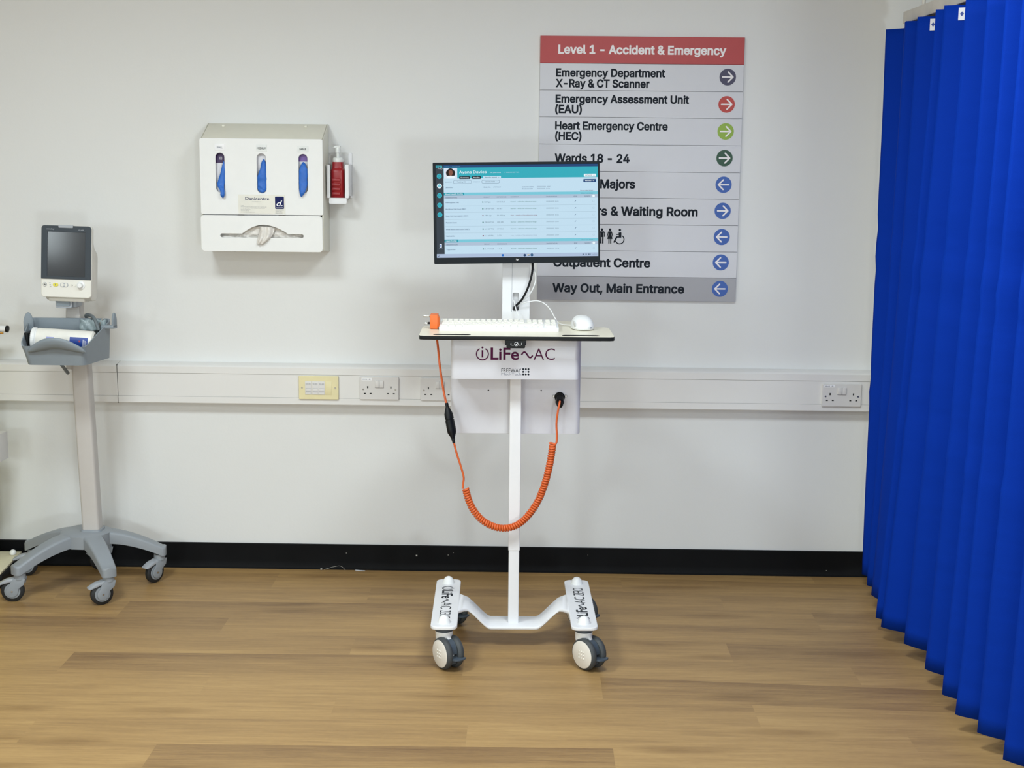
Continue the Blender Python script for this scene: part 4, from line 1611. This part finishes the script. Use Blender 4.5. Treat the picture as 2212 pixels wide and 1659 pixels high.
# screen column at the back of the table
cy0, cy1 = .198, .252
cxl, cxr = -0.0444, 0.0464
cmid = (cxl + cxr) / 2
sl = (-0.0099, 1.0769, 0.0107, 1.1358)
b = B().plate(rrect(cxl, TZ, cxr, 1.245, .001), [rrect(sl[0], sl[1], sl[2], sl[3], .004)], thick=.004, bev=.0008, Mx=FRONT(0, cy0, 0))
for x0, x1 in ((cxl, cxl + .010), (cxr - .010, cxr)):
    b.prism(rrect(x0, cy0 + .0002, x1, cy1, .0045, 4), TZ, 1.245, 'z')
b.box(cxl, cy1 - .003, TZ, cxr, cy1, 1.245)
b.box(sl[0] - .004, cy0 + .016, sl[1] + .012, sl[2] + .004, cy0 + .018, sl[3] + .004)
col = b.obj('screen_column', 'white_metal', t, True)
b = B().prism(rrect(cxl - .004, cy0 - .004, cxr + .006, cy1 + .004, .012, 5), 1.238, 1.275, 'z', .004)
b.box(cmid - .03, cy0 - .003, 1.27, cmid + .03, cy1, 1.43, .004)
b.obj('column_head', 'white_metal', t, True)
b = B().box(sl[0] - .0032, cy0 - .0006, sl[1] - .004, sl[0] - .0024, cy0 + .001, 1.236)
b.obj('cover_seam', 'grey_print', col, True)

# ------------------------------------------------------------------ computer monitor
W2, H2 = .269, .1625
t = thing('computer_monitor', 'black flat screen monitor showing a patient record above the cart', 'monitor', (-.0522, -.6523, 1.4004), (0, 0, 0))
tt = t
RM = RZ(math.radians(1.99)) @ RX(math.radians(-3.98)) @ RY(math.radians(-1.13))
t.rotation_euler = RM.to_euler()
ROOTM[t.name] = T(-.0522, -.6523, 1.4004) @ RM


def U(u, v):
    return (-W2 + u * 2 * W2, H2 - v * 2 * H2)


sc = (.0165, .026, .9895, .9385)     # lit area u0 v0 u1 v1 (top-left based)
x0, z1 = U(sc[0], sc[1]); x1, z0 = U(sc[2], sc[3])
b = B().plate(rrect(-W2, -H2, W2, H2, .003), [[(x0, z0), (x1, z0), (x1, z1), (x0, z1)]], thick=.010, bev=.0008, Mx=FRONT(0, 0, 0))
b.obj('bezel', 'black_gloss', t, True)
b = B().box(-W2 + .001, .006, -H2 + .001, W2 - .001, .020, H2 - .001, .004)
b.box(-W2 + .05, .018, -H2 + .02, W2 - .05, .030, H2 - .06, .006)
b.obj('back_shell', 'black', t, True)
px_, pz_ = U(.500, .965)
b = B().plate(circ(px_, pz_, .0068, 28), thick=.0006, mat=0, Mx=FRONT(0, -.0006, 0))
b.text('hp', px_ - .0038, px_ + .0038, pz_ - .0018, .0052, 1, FRONT(0, -.0009, 0), .004, .25)
b.obj('logo', ['black', 'white_paper'], t, True)

WHITE, TEAL, TEALD, STRIP, NAVY, SIDE, HDR = (191, 219, 236), (44, 168, 184), (34, 152, 170), (118, 196, 214), (22, 66, 116), (48, 58, 66), (172, 190, 210)
cols = [WHITE, TEAL, TEALD, STRIP, NAVY, SIDE, HDR, (10, 18, 30), (232, 242, 248), (60, 84, 106), (34, 64, 104), (44, 108, 92), (120, 30, 62), (150, 168, 190), (170, 188, 214), (52, 180, 196), (36, 28, 26), (132, 84, 66), (216, 226, 240), (20, 104, 190), (226, 200, 140), (158, 184, 200)]
(cW, cT, cTD, cS, cN, cSI, cH, cK, cWW, cTX, cNT, cGR, cRD, cLN, cTB, cCY, cHR, cSK, cPB, cBL, cYL, cPL) = range(len(cols))
b = B()
LV = [0]


def rect(u0, v0, u1, v1, c, lvl=1, r=0.0):
    a, d = U(u0, v0), U(u1, v1)
    pts = rrect(a[0], d[1], d[0], a[1], r, 3) if r else [(a[0], d[1]), (d[0], d[1]), (d[0], a[1]), (a[0], a[1])]
    t3 = bmesh.new()
    t3.faces.new([t3.verts.new((x, y, 0)) for x, y in pts])
    b.add(t3, FRONT(0, .0016 - .0002 * lvl, 0), c)


def tex(s, u0, u1, v, cap, c, bold=0.0, lvl=4, shear=0.0):
    a = U(u0, v)
    b.text(s, a[0], U(u1, v)[0], a[1], cap * 2 * H2, c, FRONT(0, .0016 - .0002 * lvl, 0), bold, shear, face=SANS)


def disc(u, v, r, c, lvl=2):
    a = U(u, v)
    t3 = bmesh.new()
    t3.faces.new([t3.verts.new((x, y, 0)) for x, y in circ(a[0], a[1], r, 20)])
    b.add(t3, FRONT(0, .0016 - .0002 * lvl, 0), c)


rect(sc[0] - .002, sc[1] - .002, sc[2] + .002, sc[3] + .002, cW, 0)
rect(sc[0] - .002, sc[1] - .002, .064, .902, cSI)
rect(.064, sc[1] - .002, sc[2] + .002, .051, cN)
rect(.064, .051, sc[2] + .002, .157, cT)
rect(.064, .297, sc[2], .324, cS)
rect(.064, .297, .187, .324, cTD, 2)
rect(.064, .324, sc[2], .358, cH)
for v in (.427, .493, .560, .627, .694):
    rect(.07, v, sc[2] - .01, v + .0022, cPL, 1)
rect(.064, .759, sc[2], .787, cS)
rect(.064, .759, .147, .787, cTD, 2)
rect(.064, .787, sc[2], .820, cH)
rect(sc[0] - .002, .902, sc[2] + .002, sc[3] + .002, cTB)
# patient picture: grey card, dark curly hair, face, pale top
rect(.066, .056, .146, .157, cPB, 2)
for (u, v, r) in ((.106, .090, .0108), (.096, .100, .0092), (.117, .101, .0092), (.093, .113, .007), (.120, .114, .007)):
    disc(u, v, r, cHR, 3)
t3 = bmesh.new()
a_ = U(.107, .100)
t3.faces.new([t3.verts.new((a_[0] + .0066 * math.cos(k), a_[1] + .0092 * math.sin(k), 0)) for k in [2 * PI * i / 24 for i in range(24)]])
b.add(t3, FRONT(0, .0016 - .0008, 0), cSK)
rect(.102, .118, .112, .130, cSK, 4)
rect(.084, .131, .132, .157, cWW, 5, .004)
rect(.102, .0925, .1055, .0945, cHR, 5); rect(.1085, .0925, .112, .0945, cHR, 5); rect(.1045, .1095, .1095, .1115, cRD, 5)
# header text
tex('EPR', .018, .058, .051, .020, cCY, .03)
tex('PRO', .031, .058, .066, .014, cWW, -.005)
tex('Patients  >  Ayana Davies', .072, .165, .044, .008, cS)
tex('Ayana Davies', .158, .322, .108, .026, cWW, .004)
tex('36 years old', .342, .407, .107, .010, cPB)
tex('/   NHS 450 557 7104', .43, .517, .107, .010, cPB)
for u0, u1, s, c0, c1, su0, su1 in ((.158, .222, 'Summary', cK, cWW, .166, .215), (.235, .288, 'Profile', cK, cWW, .243, .280), (.301, .408, 'Results report', cW, cTX, .311, .383)):
    rect(u0, .137, u1, .163, c0, 2, .002)
    tex(s, su0, su1, .155, .011, c1, .01)
tex('x', .391, .398, .155, .009, cTX)
rect(.905, .124, .979, .152, cWW, 2, .002); tex('Actions', .914, .952, .142, .011, cTX, .01)
rect(.902, .175, .979, .205, cN, 2, .002); tex('Results', .913, .950, .195, .011, cWW, .01)
tex('v', .960, .972, .142, .008, cLN); tex('v', .957, .968, .194, .010, cWW)
for u0, u1, s, su0, su1 in ((.122, .231, 'Testing UK', .143, .197), (.292, .399, '1234567890', .311, .371)):
    rect(u0, .176, u1, .207, cNT, 2, .004); rect(u0 + .0012, .178, u1 - .0012, .205, cW, 3, .0035)
    tex(s, su0, su1, .197, .011, cTX, .008)
    tex('v', u1 - .021, u1 - .009, .195, .008, cLN)
tex('REQUESTOR', .072, .112, .196, .008, cTX); tex('ORDER ID', .242, .281, .196, .008, cTX)
tex('Laboratory', .072, .121, .251, .010, cNT, .006)
tex('Order No.', .303, .346, .251, .010, cNT, .01); tex('298752607', .362, .407, .251, .010, cNT)
tex('Collection Date', .534, .603, .252, .010, cNT, .01); tex('25/03/2025  10:07', .624, .707, .250, .010, cNT)
tex('Received Date', .534, .598, .271, .010, cNT, .01); tex('25/03/2025  11:26', .624, .700, .270, .010, cNT)
tex('Show order details >', .882, .968, .292, .009, cTX, .008); tex('Show test details >', .888, .968, .318, .009, cTX, .008)
tex('Blood Health Profile', .073, .178, .316, .011, cWW, .008); tex('Lipid Profile', .073, .137, .779, .011, cWW, .008)
for v in (.348, .812):
    tex('OBSERVATION', .073, .142, v + .003, .009, cTX, .01); tex('RESULT', .303, .339, v, .009, cTX, .008); tex('REFERENCE', .381, .439, v, .009, cTX, .008)
    if v < .5:
        tex('COMMENT', .464, .513, v, .009, cTX, .008)
    tex('DATE/STATUS', .678, .743, v, .009, cTX, .008); tex('PDF', .844, .864, v, .009, cTX, .01); tex('SIGNED?', .908, .944, v, .009, cTX, .008)
    disc(.963, v - .006, .0042, cWW, 3)
tex('Show test details >', .889, .967, .780, .009, cTX, .008)
obs = [('Haemoglobin (HB)', .153, '122 g/L', .346, '115-175 g/L', .432, 0), ('Red Blood Cell Count (RBC)', .196, '4.87 10^12/L', .367, '4.4-5.9', .413, 0), ('Mean Cell Haemoglobin (MCH)', .208, '33.8 pg', .347, '28-32.5 pg', .429, 1),
       ('Platelets Count', .139, '251 10^9/L', .364, '150-400', .419, 0), ('White Blood Cells Count (WBC)', .214, '4.2 10^9/L', .362, '3.9-10.2', .418, 0), ('Neutrophils', .124, '1.2 10^9/L', .360, '2-7.2', .405, 2), ('Triglycerides', .129, '1.2 mmol/L', .364, '< 2.2', .407, 0)]
for k, (nm, u1, rs, u2, rf_, u3, st) in enumerate(obs):
    v = .397 + .0664 * k if k < 6 else .861
    tex(nm, .074, u1, v + .002, .0115, cNT, .008)
    a_ = U(.297, v - .006)
    rect(.2935, v - .010, .3005, v + .001, (cGR, cRD, cRD)[st], 3)
    tex(rs, .306, u2, v, .0105, cTX, .006); tex(rf_, .382, u3, v, .0105, cTX, .006)
    tex(('Normal - within the reference range', 'High - outside of the reference range', 'Low - outside of the reference range')[st], .464, (.618, .624, .621)[st], v, .0095, (cGR, cRD, cLN)[st], .004)
    tex('25/03/2025  10:26', .678, .752, v, .010, cTX); tex('/', .848, .858, v, .011, cNT, .01)
    rect(.957, v - .012, .968, v + .004, cPL, 2, .001); rect(.958, v - .0105, .967, v + .0025, cW, 3, .001)
# sidebar icons
for k in range(5):
    v = .134 + .0948 * k
    disc(.0385, v, .0080, cWW if k == 1 else cCY, 2)
    disc(.0385, v, .0054, cS if k == 1 else cTD, 3)
    rect(.034, v - .006, .043, v + .005, cS if k == 1 else cT, 4, .001)
rect(.0605, .226, .063, .232, cWW, 3)
rect(.0345, .802, .0475, .836, cPB, 3, .001); disc(.041, .820, .0026, cBL, 4)
tex('Account', .030, .051, .849, .006, cLN)
# taskbar icons
rect(.022, .910, .030, .931, cNT, 3); rect(.0235, .912, .027, .924, cPB, 4)
rect(.407, .909, .419, .931, cBL, 3); tex('Search', .432, .464, .925, .009, cLN)
disc(.546, .922, .0042, cNT, 3); rect(.562, .914, .574, .928, cYL, 3); rect(.568, .920, .574, .928, cNT, 4); disc(.589, .920, .0046, cN, 3); disc(.589, .920, .0018, cS, 4)
for u in (.895, .913, .927, .936):
    rect(u, .914, u + .007, .924, cTX, 3, .001)
tex('11:02', .966, .982, .912, .006, cTX); tex('26/03/2025', .955, .983, .925, .006, cTX)
b.obj('screen', [emit(c) for c in cols], t, True)

# ------------------------------------------------------------------ keyboard, mouse
KC = (((-0.1064, -0.7657, 1.0370)))
t = thing('keyboard', 'white computer keyboard lying on the cart tabletop', 'keyboard', (-.104, -.7520, 1.036), (0, 0, CYAW))
kw, kd = .189, .075
b = B().prism([(-kd, 0), (-kd, .010), (-kd + .004, .0125), (kd - .004, .021), (kd, .019), (kd, 0)], -kw, kw, 'x', .0025)
b.obj('base', 'white_plastic', t, True)
pitch = .0187
rowsy = [(-.060, .0135), (-.041, .0150), (-.0223, .0160), (-.0036, .0172), (.0150, .0184), (.0370, .0196)]
layout = [[1.25, 1.25, 1.25, 6.0, 1.25, 1.25, 1.25, 1.25, None, 1, 1, 1, None, 2], [2.25] + [1] * 10 + [2.75, None, 0, 1, 0, None, 1, 1], [1.75] + [1] * 11 + [2.25, None, None, None, None, 1, 1], [1.5] + [1] * 12 + [1.5, None, 1, 1, 1, None, 1, 1], [1] * 13 + [2, None, 1, 1, 1, None, 1, 1], [1] * 15 + [None, 1, 1, 1, None, 1, 1]]
kb = 0
for (yy, zz), lay in zip(rowsy, layout):
    tot = sum((x if x is not None else .35) for x in lay)
    sc_ = (2 * kw - .012) / tot
    x = -kw + .006
    for k in lay:
        wd = (k if k is not None else .35) * sc_
        if k:
            b = B()
            a0, a1 = x + .0012, x + wd - .0012
            bt = [(a0, yy - .0078), (a1, yy - .0078), (a1, yy + .0078), (a0, yy + .0078)]
            tp = [(a0 + .0016, yy - .0062), (a1 - .0016, yy - .0062), (a1 - .0016, yy + .0072), (a0 + .0016, yy + .0072)]
            b.loft([[(p[0], p[1], zz - .004) for p in bt], [(p[0], p[1], zz + .005) for p in tp]])
            b.obj('key', 'keys', t, True, angle=30)
            kb += 1
        x += wd
# its thin white lead, from the back up into the column slot
b = B().tube(spline([(-.043, -.676, 1.052), (-.040, -.650, 1.050), (-.0425, -.634, 1.062), (-.052, -.626, 1.085), (-.058, -.618, 1.108), (-.060, -.606, 1.112)], 8), .0016, 8)
b.obj('lead', 'white_plastic', t, angle=60)

mc = Vector((.163, -.742, 1.036))
t = thing('mouse', 'white computer mouse on the right of the cart tabletop', 'mouse', tuple(mc), (0, 0, math.radians(8)))
tm = bmesh.new()
bmesh.ops.create_uvsphere(tm, u_segments=32, v_segments=20, radius=1)
for v in tm.verts:
    x, y, z = v.co
    if z < 0:
        z = z * .18
    sq = 1.0
    x = math.copysign(abs(x) ** .8, x); y = math.copysign(abs(y) ** .85, y)
    hgt = .040 * (1 + .12 * y)
    v.co = (x * .0365, y * .056, max(0, z) ** .85 * hgt + .003 if z > 0 else .003 + z * .016)
b = B().add(tm)
b.obj('shell', 'white_plastic', t, True, angle=70)
tm = bmesh.new()
bmesh.ops.create_uvsphere(tm, u_segments=24, v_segments=12, radius=1)
for v in tm.verts:
    v.co = (v.co.x * .0030 - .0300, v.co.y * .026 - .018, v.co.z * .011 + .018)
B().add(tm).obj('thumb_grip', 'socket_white', t, True, angle=70)
b = B().text('accuratus', .004, .015, .0085, .0026, 0, FRONT(0, -.0545, 0))
b.box(.0165, -.0552, .0078, .0205, -.0535, .0118)
b.obj('print', 'grey_print', t, True)
lead = spline([(.140, -.688, 1.0405), (.118, -.676, 1.0400), (.098, -.664, 1.0405), (.086, -.652, 1.046), (.076, -.642, 1.060), (.061, -.634, 1.085), (.042, -.628, 1.104), (.018, -.624, 1.112), (-.012, -.622, 1.108), (-.040, -.619, 1.100), (-.054, -.612, 1.094), (-.058, -.604, 1.094)], 8)
B().tube(lead, .0017, 8).obj('lead', 'white_plastic', t, angle=60)

# screen cables hanging from the monitor into the column slot
b = B().tube(spline([(0.0018, -.620, 1.2479), (0.0007, -.628, 1.2108), (-0.0050, -.632, 1.1824), (-0.0152, -.632, 1.1506), (-0.0315, -.628, 1.1180), (-0.0481, -.622, 1.0989), (-0.0558, -.612, 1.0901), (-0.0581, -.603, 1.0814), (-0.0589, -.592, 1.0771)], 8), .0036, 12)
tag(b.obj('screen_cable', 'black', angle=60), 'thick black cable curving from behind the monitor into the column slot', 'cable')
b = B().tube(spline([(-0.0103, -.615, 1.2402), (0.0005, -.620, 1.2257), (0.0099, -.624, 1.2033), (0.0117, -.624, 1.1805), (0.0045, -.624, 1.1546), (-0.0104, -.622, 1.1299), (-0.0331, -.617, 1.1109), (-0.0482, -.610, 1.0976), (-0.0544, -.596, 1.0840)], 8), .0022, 10)
tag(b.obj('screen_cable', 'white_plastic', angle=60), 'thin white cable bowing out to the right behind the black cable below the monitor', 'cable')

# ------------------------------------------------------------------ orange curly power lead
PLX = -.3095
t = thing('power_lead', 'orange coiled mains lead hanging under the cart with its plug on the tabletop', 'cable', (PLX, -.775, 1.036))
b = B().box(-.322, -.800, 1.0368, -.2975, -.752, 1.0825, .002)
b.loft([[(-.2985, y, z) for y, z in ((-.796, 1.040), (-.756, 1.040), (-.756, 1.079), (-.796, 1.079))], [(-.2925, y, z) for y, z in ((-.790, 1.045), (-.762, 1.045), (-.762, 1.071), (-.790, 1.071))]])
pl = b.obj('plug', 'orange_plug', t, angle=30)
B().box(-.3445, -.7780, 1.0715, -.321, -.7740, 1.0790, .0004).obj('plug_pin', 'steel', pl)
for y in (-.787, -.765):
    b = B().box(-.3400, y - .0032, 1.0510, -.3305, y + .0032, 1.0550, .0004, 0)
    b.box(-.3305, y - .0032, 1.0510, -.321, y + .0032, 1.0550, .0002, 1)
    b.obj('plug_pin', ['steel', 'black'], pl)
up1 = [(-.3095, -.752, 1.046), (-.3095, -.722, 1.038), (-0.3089, -.705, 1.0052), (-0.3026, -.72, 0.9755), (-0.2937, -.75, 0.9119), (-0.2792, -.80, 0.8449), (-0.2676, -.83, 0.8024), (-0.2661, -.83, 0.7904)]
B().tube(spline(up1, 8), .0036, 12).obj('cord', 'orange', t, angle=60)
ca, cb = Vector((-0.2668, -.83, 0.8054)), Vector((-0.2417, -.85, 0.6793))
cl = (cb - ca).length
cq = (cb - ca).to_track_quat('Z', 'Y').to_matrix().to_4x4()
cprof = [(0, 0), (.006, 0), (.006, .012), (.0075, .016), (.0155, .036), (.016, .052), (.0140, .0525), (.0140, .0545), (.0160, .055), (.0165, .085), (.0160, .0955), (.0075, .112), (.0075, .115), (.0060, .1155), (.0072, .118), (.0060, .1185), (.0070, .121), (.0056, .1215), (.0050, cl), (0, cl)]
B().lathe(cprof, 20, 0, T(*ca) @ cq @ Matrix.Diagonal((1, .8, 1, 1))).obj('inline_connector', 'black', t, angle=35)
mid = [tuple(cb - (cb - ca).normalized() * .01), (-0.2335, -.85, 0.6478), (-0.2201, -.85, 0.6058), (-0.2104, -.85, 0.5697), (-0.2117, -.85, 0.5469), (-0.2131, -.852, 0.5307)]
B().tube(spline(mid, 8), .0033, 12).obj('cord', 'orange', t, angle=60)
cen = spline([(-0.2035, -.85, 0.5304), (-0.1945, -.85, 0.4955), (-0.1765, -.85, 0.4577), (-0.1496, -.85, 0.4275), (-0.1183, -.85, 0.4096), (-0.0841, -.85, 0.4024), (-0.0529, -.85, 0.4075), (-0.0234, -.85, 0.4247), (0.0059, -.85, 0.4572), (0.0291, -.85, 0.4971), (0.0476, -.85, 0.5460), (0.0615, -.85, 0.6036), (0.0690, -.848, 0.6484), (0.0722, -.845, 0.6809)], 24)
ln = [0.0]
for p, q in zip(cen, cen[1:]):
    ln.append(ln[-1] + (q - p).length)
tot = ln[-1]
turns = 66
N_ = turns * 14
coil = []
j = 0
for i in range(N_ + 1):
    s = tot * i / N_
    while j < len(ln) - 2 and ln[j + 1] < s:
        j += 1
    u = (s - ln[j]) / max(1e-9, ln[j + 1] - ln[j])
    p = cen[j].lerp(cen[j + 1], u)
    d = (cen[min(j + 2, len(cen) - 1)] - cen[max(j - 1, 0)]).normalized()
    e1 = Vector((0, 1, 0)); e2 = d.cross(e1).normalized()
    a = 2 * PI * turns * i / N_ + PI
    coil.append(p + (e1 * math.sin(a) + e2 * -math.cos(a)) * .0083)
B().tube(coil, .0039, 10).obj('coil', 'orange', t, angle=60)
gx, gz = 0.0935, 0.8128
end = [tuple(coil[-1]), (0.0825, -.845, 0.6811), (0.0851, -.843, 0.7077), (0.0831, -.842, 0.7449), (0.0869, -.842, 0.7823), (0.0917, -.838, 0.8084), (0.0933, -.826, 0.8138)]
B().tube(spline(end, 8), .0033, 12).obj('cord', 'orange', t, angle=60)
gd = Vector((0, -.75, -.42)).normalized()
gq = gd.to_track_quat('Z', 'Y').to_matrix().to_4x4()
b = B().lathe([(0, -.004), (.0165, -.004), (.0165, .004), (.013, .007), (0, .007)], 24, 0, FRONT(gx, -.7765, gz + .006))
b.lathe([(0, .0), (.0128, .0), (.0135, .012), (.0138, .014), (.0138, .028), (.0125, .030), (.009, .044), (.005, .046), (0, .046)], 8, 0, T(gx, -.778, gz + .006) @ gq)
b.obj('cable_gland', 'black', t, angle=30)

# ------------------------------------------------------------------ curtain and track
TZ2, BZ = 2.032, .050
top = [(1.232, -.150), (1.222, -.449), (1.220, -.587), (1.214, -.809), (1.210, -.917), (1.208, -1.126), (1.207, -1.322), (1.21, -1.46), (1.21, -1.585), (1.215, -1.73), (1.22, -1.90), (1.22, -2.06), (1.22, -2.22), (1.22, -2.39), (1.22, -2.56), (1.22, -2.72)]
bot = [(1.249, -.142), (1.236, -.278), (1.226, -.390), (1.180, -.640), (1.174, -.732), (1.207, -.889), (1.213, -1.111), (1.207, -1.313), (1.201, -1.458), (1.224, -1.579), (1.237, -1.748), (1.235, -1.92), (1.235, -2.08), (1.235, -2.24), (1.235, -2.41), (1.235, -2.58)]
dep_t = [.05, .07, .07, .085, .07, .10, .10, .09, .09, .10, .10, .10, .10, .10, .10]
dep_b = [.055, .06, .06, .07, .085, .10, .10, .09, .085, .10, .10, .10, .10, .10, .10]


def fold_line(L, D, lean):
    pts = []
    for i in range(len(L) - 1):
        a, c = Vector(L[i]), Vector(L[i + 1])
        r = a.lerp(c, lean) + Vector((D[i], 0))
        for k in range(8):
            u = k / 8
            f = .55 * u + .45 * (1 - math.cos(PI * u)) / 2
            pts.append(Vector((a.x + (r.x - a.x) * f, a.y + (r.y - a.y) * u)))
        for k in range(6):
            u = k / 6
            f = .55 * u + .45 * (1 - math.cos(PI * u)) / 2
            pts.append(Vector((r.x + (c.x - r.x) * f, r.y + (c.y - r.y) * u)))
    pts.append(Vector(L[-1]))
    return pts


ft, fb = fold_line(top, dep_t, .18), fold_line(bot, dep_b, .56)
tm = bmesh.new()
nz_ = 40
g = []
for j in range(nz_ + 1):
    v = j / nz_
    z = TZ2 + (BZ - TZ2) * v
    row = []
    for i, (p, q) in enumerate(zip(ft, fb)):
        e = p.lerp(q, v ** 1.35)
        cr = 0
        for zc_, am in ((1.335, .0045), (1.255, -.004), (1.20, .003), (.80, .0025), (.74, -.003)):
            cr += am * math.exp(-((z - zc_ + .02 * math.sin(i * .35)) / .022) ** 2)
        nn = .004 * noise.noise(Vector((i * .09, z * 2.2, 5)))
        row.append(tm.verts.new((e.x + nn + cr, e.y + cr, z)))
    g.append(row)
for j in range(nz_):
    for i in range(len(ft) - 1):
        tm.faces.new((g[j][i], g[j][i + 1], g[j + 1][i + 1], g[j + 1][i]))
t = thing('curtain', 'long blue pleated cubicle curtain hanging at the right side of the room', 'curtain', (1.25, -1.4, BZ))
cl_ = B().add(tm).obj('cloth', 'curtain', t, angle=180)
sm = cl_.modifiers.new('t', 'SOLIDIFY'); sm.thickness = .0012
for i in (2, 4, 5, 7, 9, 11, 13):     # stitched white tabs with an eyelet at the top hem
    a, c = Vector(top[i]), Vector(top[i + 1])
    r = a.lerp(c, .18) + Vector((dep_t[i], 0))
    d = (r - a).normalized()
    p = a + d * (r - a).length * .64
    ang = math.atan2(d.y, d.x)
    Mx = T(p.x, p.y, TZ2 - .026) @ RZ(ang)
    b = B().box(-.010, -.0030, -.018, .010, -.0018, .018, 0, 0, Mx)
    b.prism([(0, -.007), (.006, 0), (0, .007), (-.006, 0)], -.0036, -.0028, 'y', 0, 1, Mx)
    b.obj('hook_tab', ['white_paper', 'blue_label'], t)

t = thing('curtain_track', 'white curtain track above the top of the blue curtain', 'track', (1.27, -1.4, 2.06))
b = B().prism(rrect(1.257, -2.9, 1.292, -.262, .006, 4), 2.040, 2.080, 'z', .002)
b.obj('rail', 'rail', t)
B().box(1.262, -2.9, 2.0392, 1.287, -.27, 2.0402).obj('runner_channel', 'groove', t)
for y in (-.45, -1.4, -2.4):
    B().cyl((1.2745, y, 2.07), (1.2745, y, 2.70), .006, None, 12).obj('drop_rod', 'rail', t)
b = B()
for i in (1, 2, 3, 4, 5, 6, 7, 8, 9):
    y = (top[i][1] + top[i + 1][1]) / 2
    B().tube([(1.2745, y, 2.040), (1.2745, y, 2.031), (1.279, y, 2.022)], .0022, 8).obj('hook', 'white_plastic', t)

# ------------------------------------------------------------------ things cut off by the left edge of the picture
t = thing('equipment_base', 'low beige platform on black feet beside the rolling stand', 'base', (-2.12, -.16, 0))
pts = [(-1.9488, -0.0545, 0.0620), (-1.9377, -0.4217, 0.0620)]
b = B().prism([(pts[0][0], -.045), (pts[1][0] + .012, -.315), (-2.42, -.315), (-2.42, -.045)], .054, .063, 'z', .002, 0)
b.obj('platform', 'base_cream', t)
b = B().prism([(pts[0][0] + .004, -.043), (pts[1][0] + .016, -.318), (-2.42, -.318), (-2.42, -.043)], .004, .0535, 'z', .002, 0)
b.obj('skirt', 'black', t)
bp = (-1.9665, -0.0877, 0.0660)
B().lathe([(.0115, 0), (.0125, .002), (.0125, .008), (.0095, .015), (.005, .018), (0, .0185)], 20, 0, T(bp[0], bp[1], .0635)).obj('bolt_cap', 'white_plastic', t)
B().prism(rrect(-2.22, -.24, -2.018, -.10, .02, 4), .0625, .86, 'z', .004).obj('column', 'bounce_yellow', t)  # unseen yellow post, added to bounce a yellow tint onto the wall
eb = (-1.9991, 0.4567, -1.9125, 0.5585)
eb = (eb[0], eb[1], eb[2] - .024, eb[3])
b = B().box(-2.06, -.29, eb[1], eb[2], -.16, eb[3], .0)
b.loft([[(eb[2] - .0005, y, z) for y, z in ((-.29, eb[1]), (-.16, eb[1]), (-.16, eb[3]), (-.29, eb[3]))], [(eb[2] + .001, y, z) for y, z in ((-.285, eb[1] + .008), (-.165, eb[1] + .008), (-.165, eb[3] - .008), (-.285, eb[3] - .008))]])
b.obj('end_block', 'socket_white', t)

fx, fz = -1.9408, 0.9326
t = thing('wall_outlet_fitting', 'white horizontal fitting with black end cap and brass nozzle at the left edge', 'fitting', (fx - .1, -.06, fz))
B().cyl((fx - .16, -.12, fz + .004), (fx + .004, -.12, fz + .001), .0125, .012, 20).obj('tube', 'white_plastic', t)
B().cyl((fx + .003, -.12, fz + .001), (fx + .0125, -.12, fz), .0128, None, 24, 0, None, .002).obj('end_cap', 'black', t)
b = B().cyl((fx - .06, -.135, fz - .012), (fx - .012, -.135, fz - .012), .0055, None, 14)
b.obj('nozzle', 'light_grey', t)
B().cyl((fx - .014, -.135, fz - .012), (fx - .0015, -.135, fz - .0135), .0042, .003, 14).obj('nozzle_tip', 'brass', t)
B().cyl((fx - .12, 0, fz), (fx - .12, -.125, fz), .016, None, 20).obj('wall_stub', 'white_plastic', t)

# bits of fluff and paper along the skirting
b = B().tube(spline([(-0.7868, -.030, .003), (-0.7483, -.026, .014), (-0.7233, -.025, .016), (-0.7047, -.03, .002)], 8), .0006, 6)
b.lathe([(0, -.003), (.004, -.001), (.0035, .003), (0, .004)], 10, 0, T(-0.7976, -.030, .004))
tag(b.obj('thread', 'dust', angle=60), 'loose pale thread with a bit of fluff on the floor at the black skirting', 'thread')
b = B().box(-.019, -.003, 0, .019, .003, .0012, 0, 0, T(-0.6476, -.030, .0005) @ RY(math.radians(4)))
tag(b.obj('paper_scrap', 'white_paper'), 'tiny white paper scrap on the floor against the black skirting', 'paper')
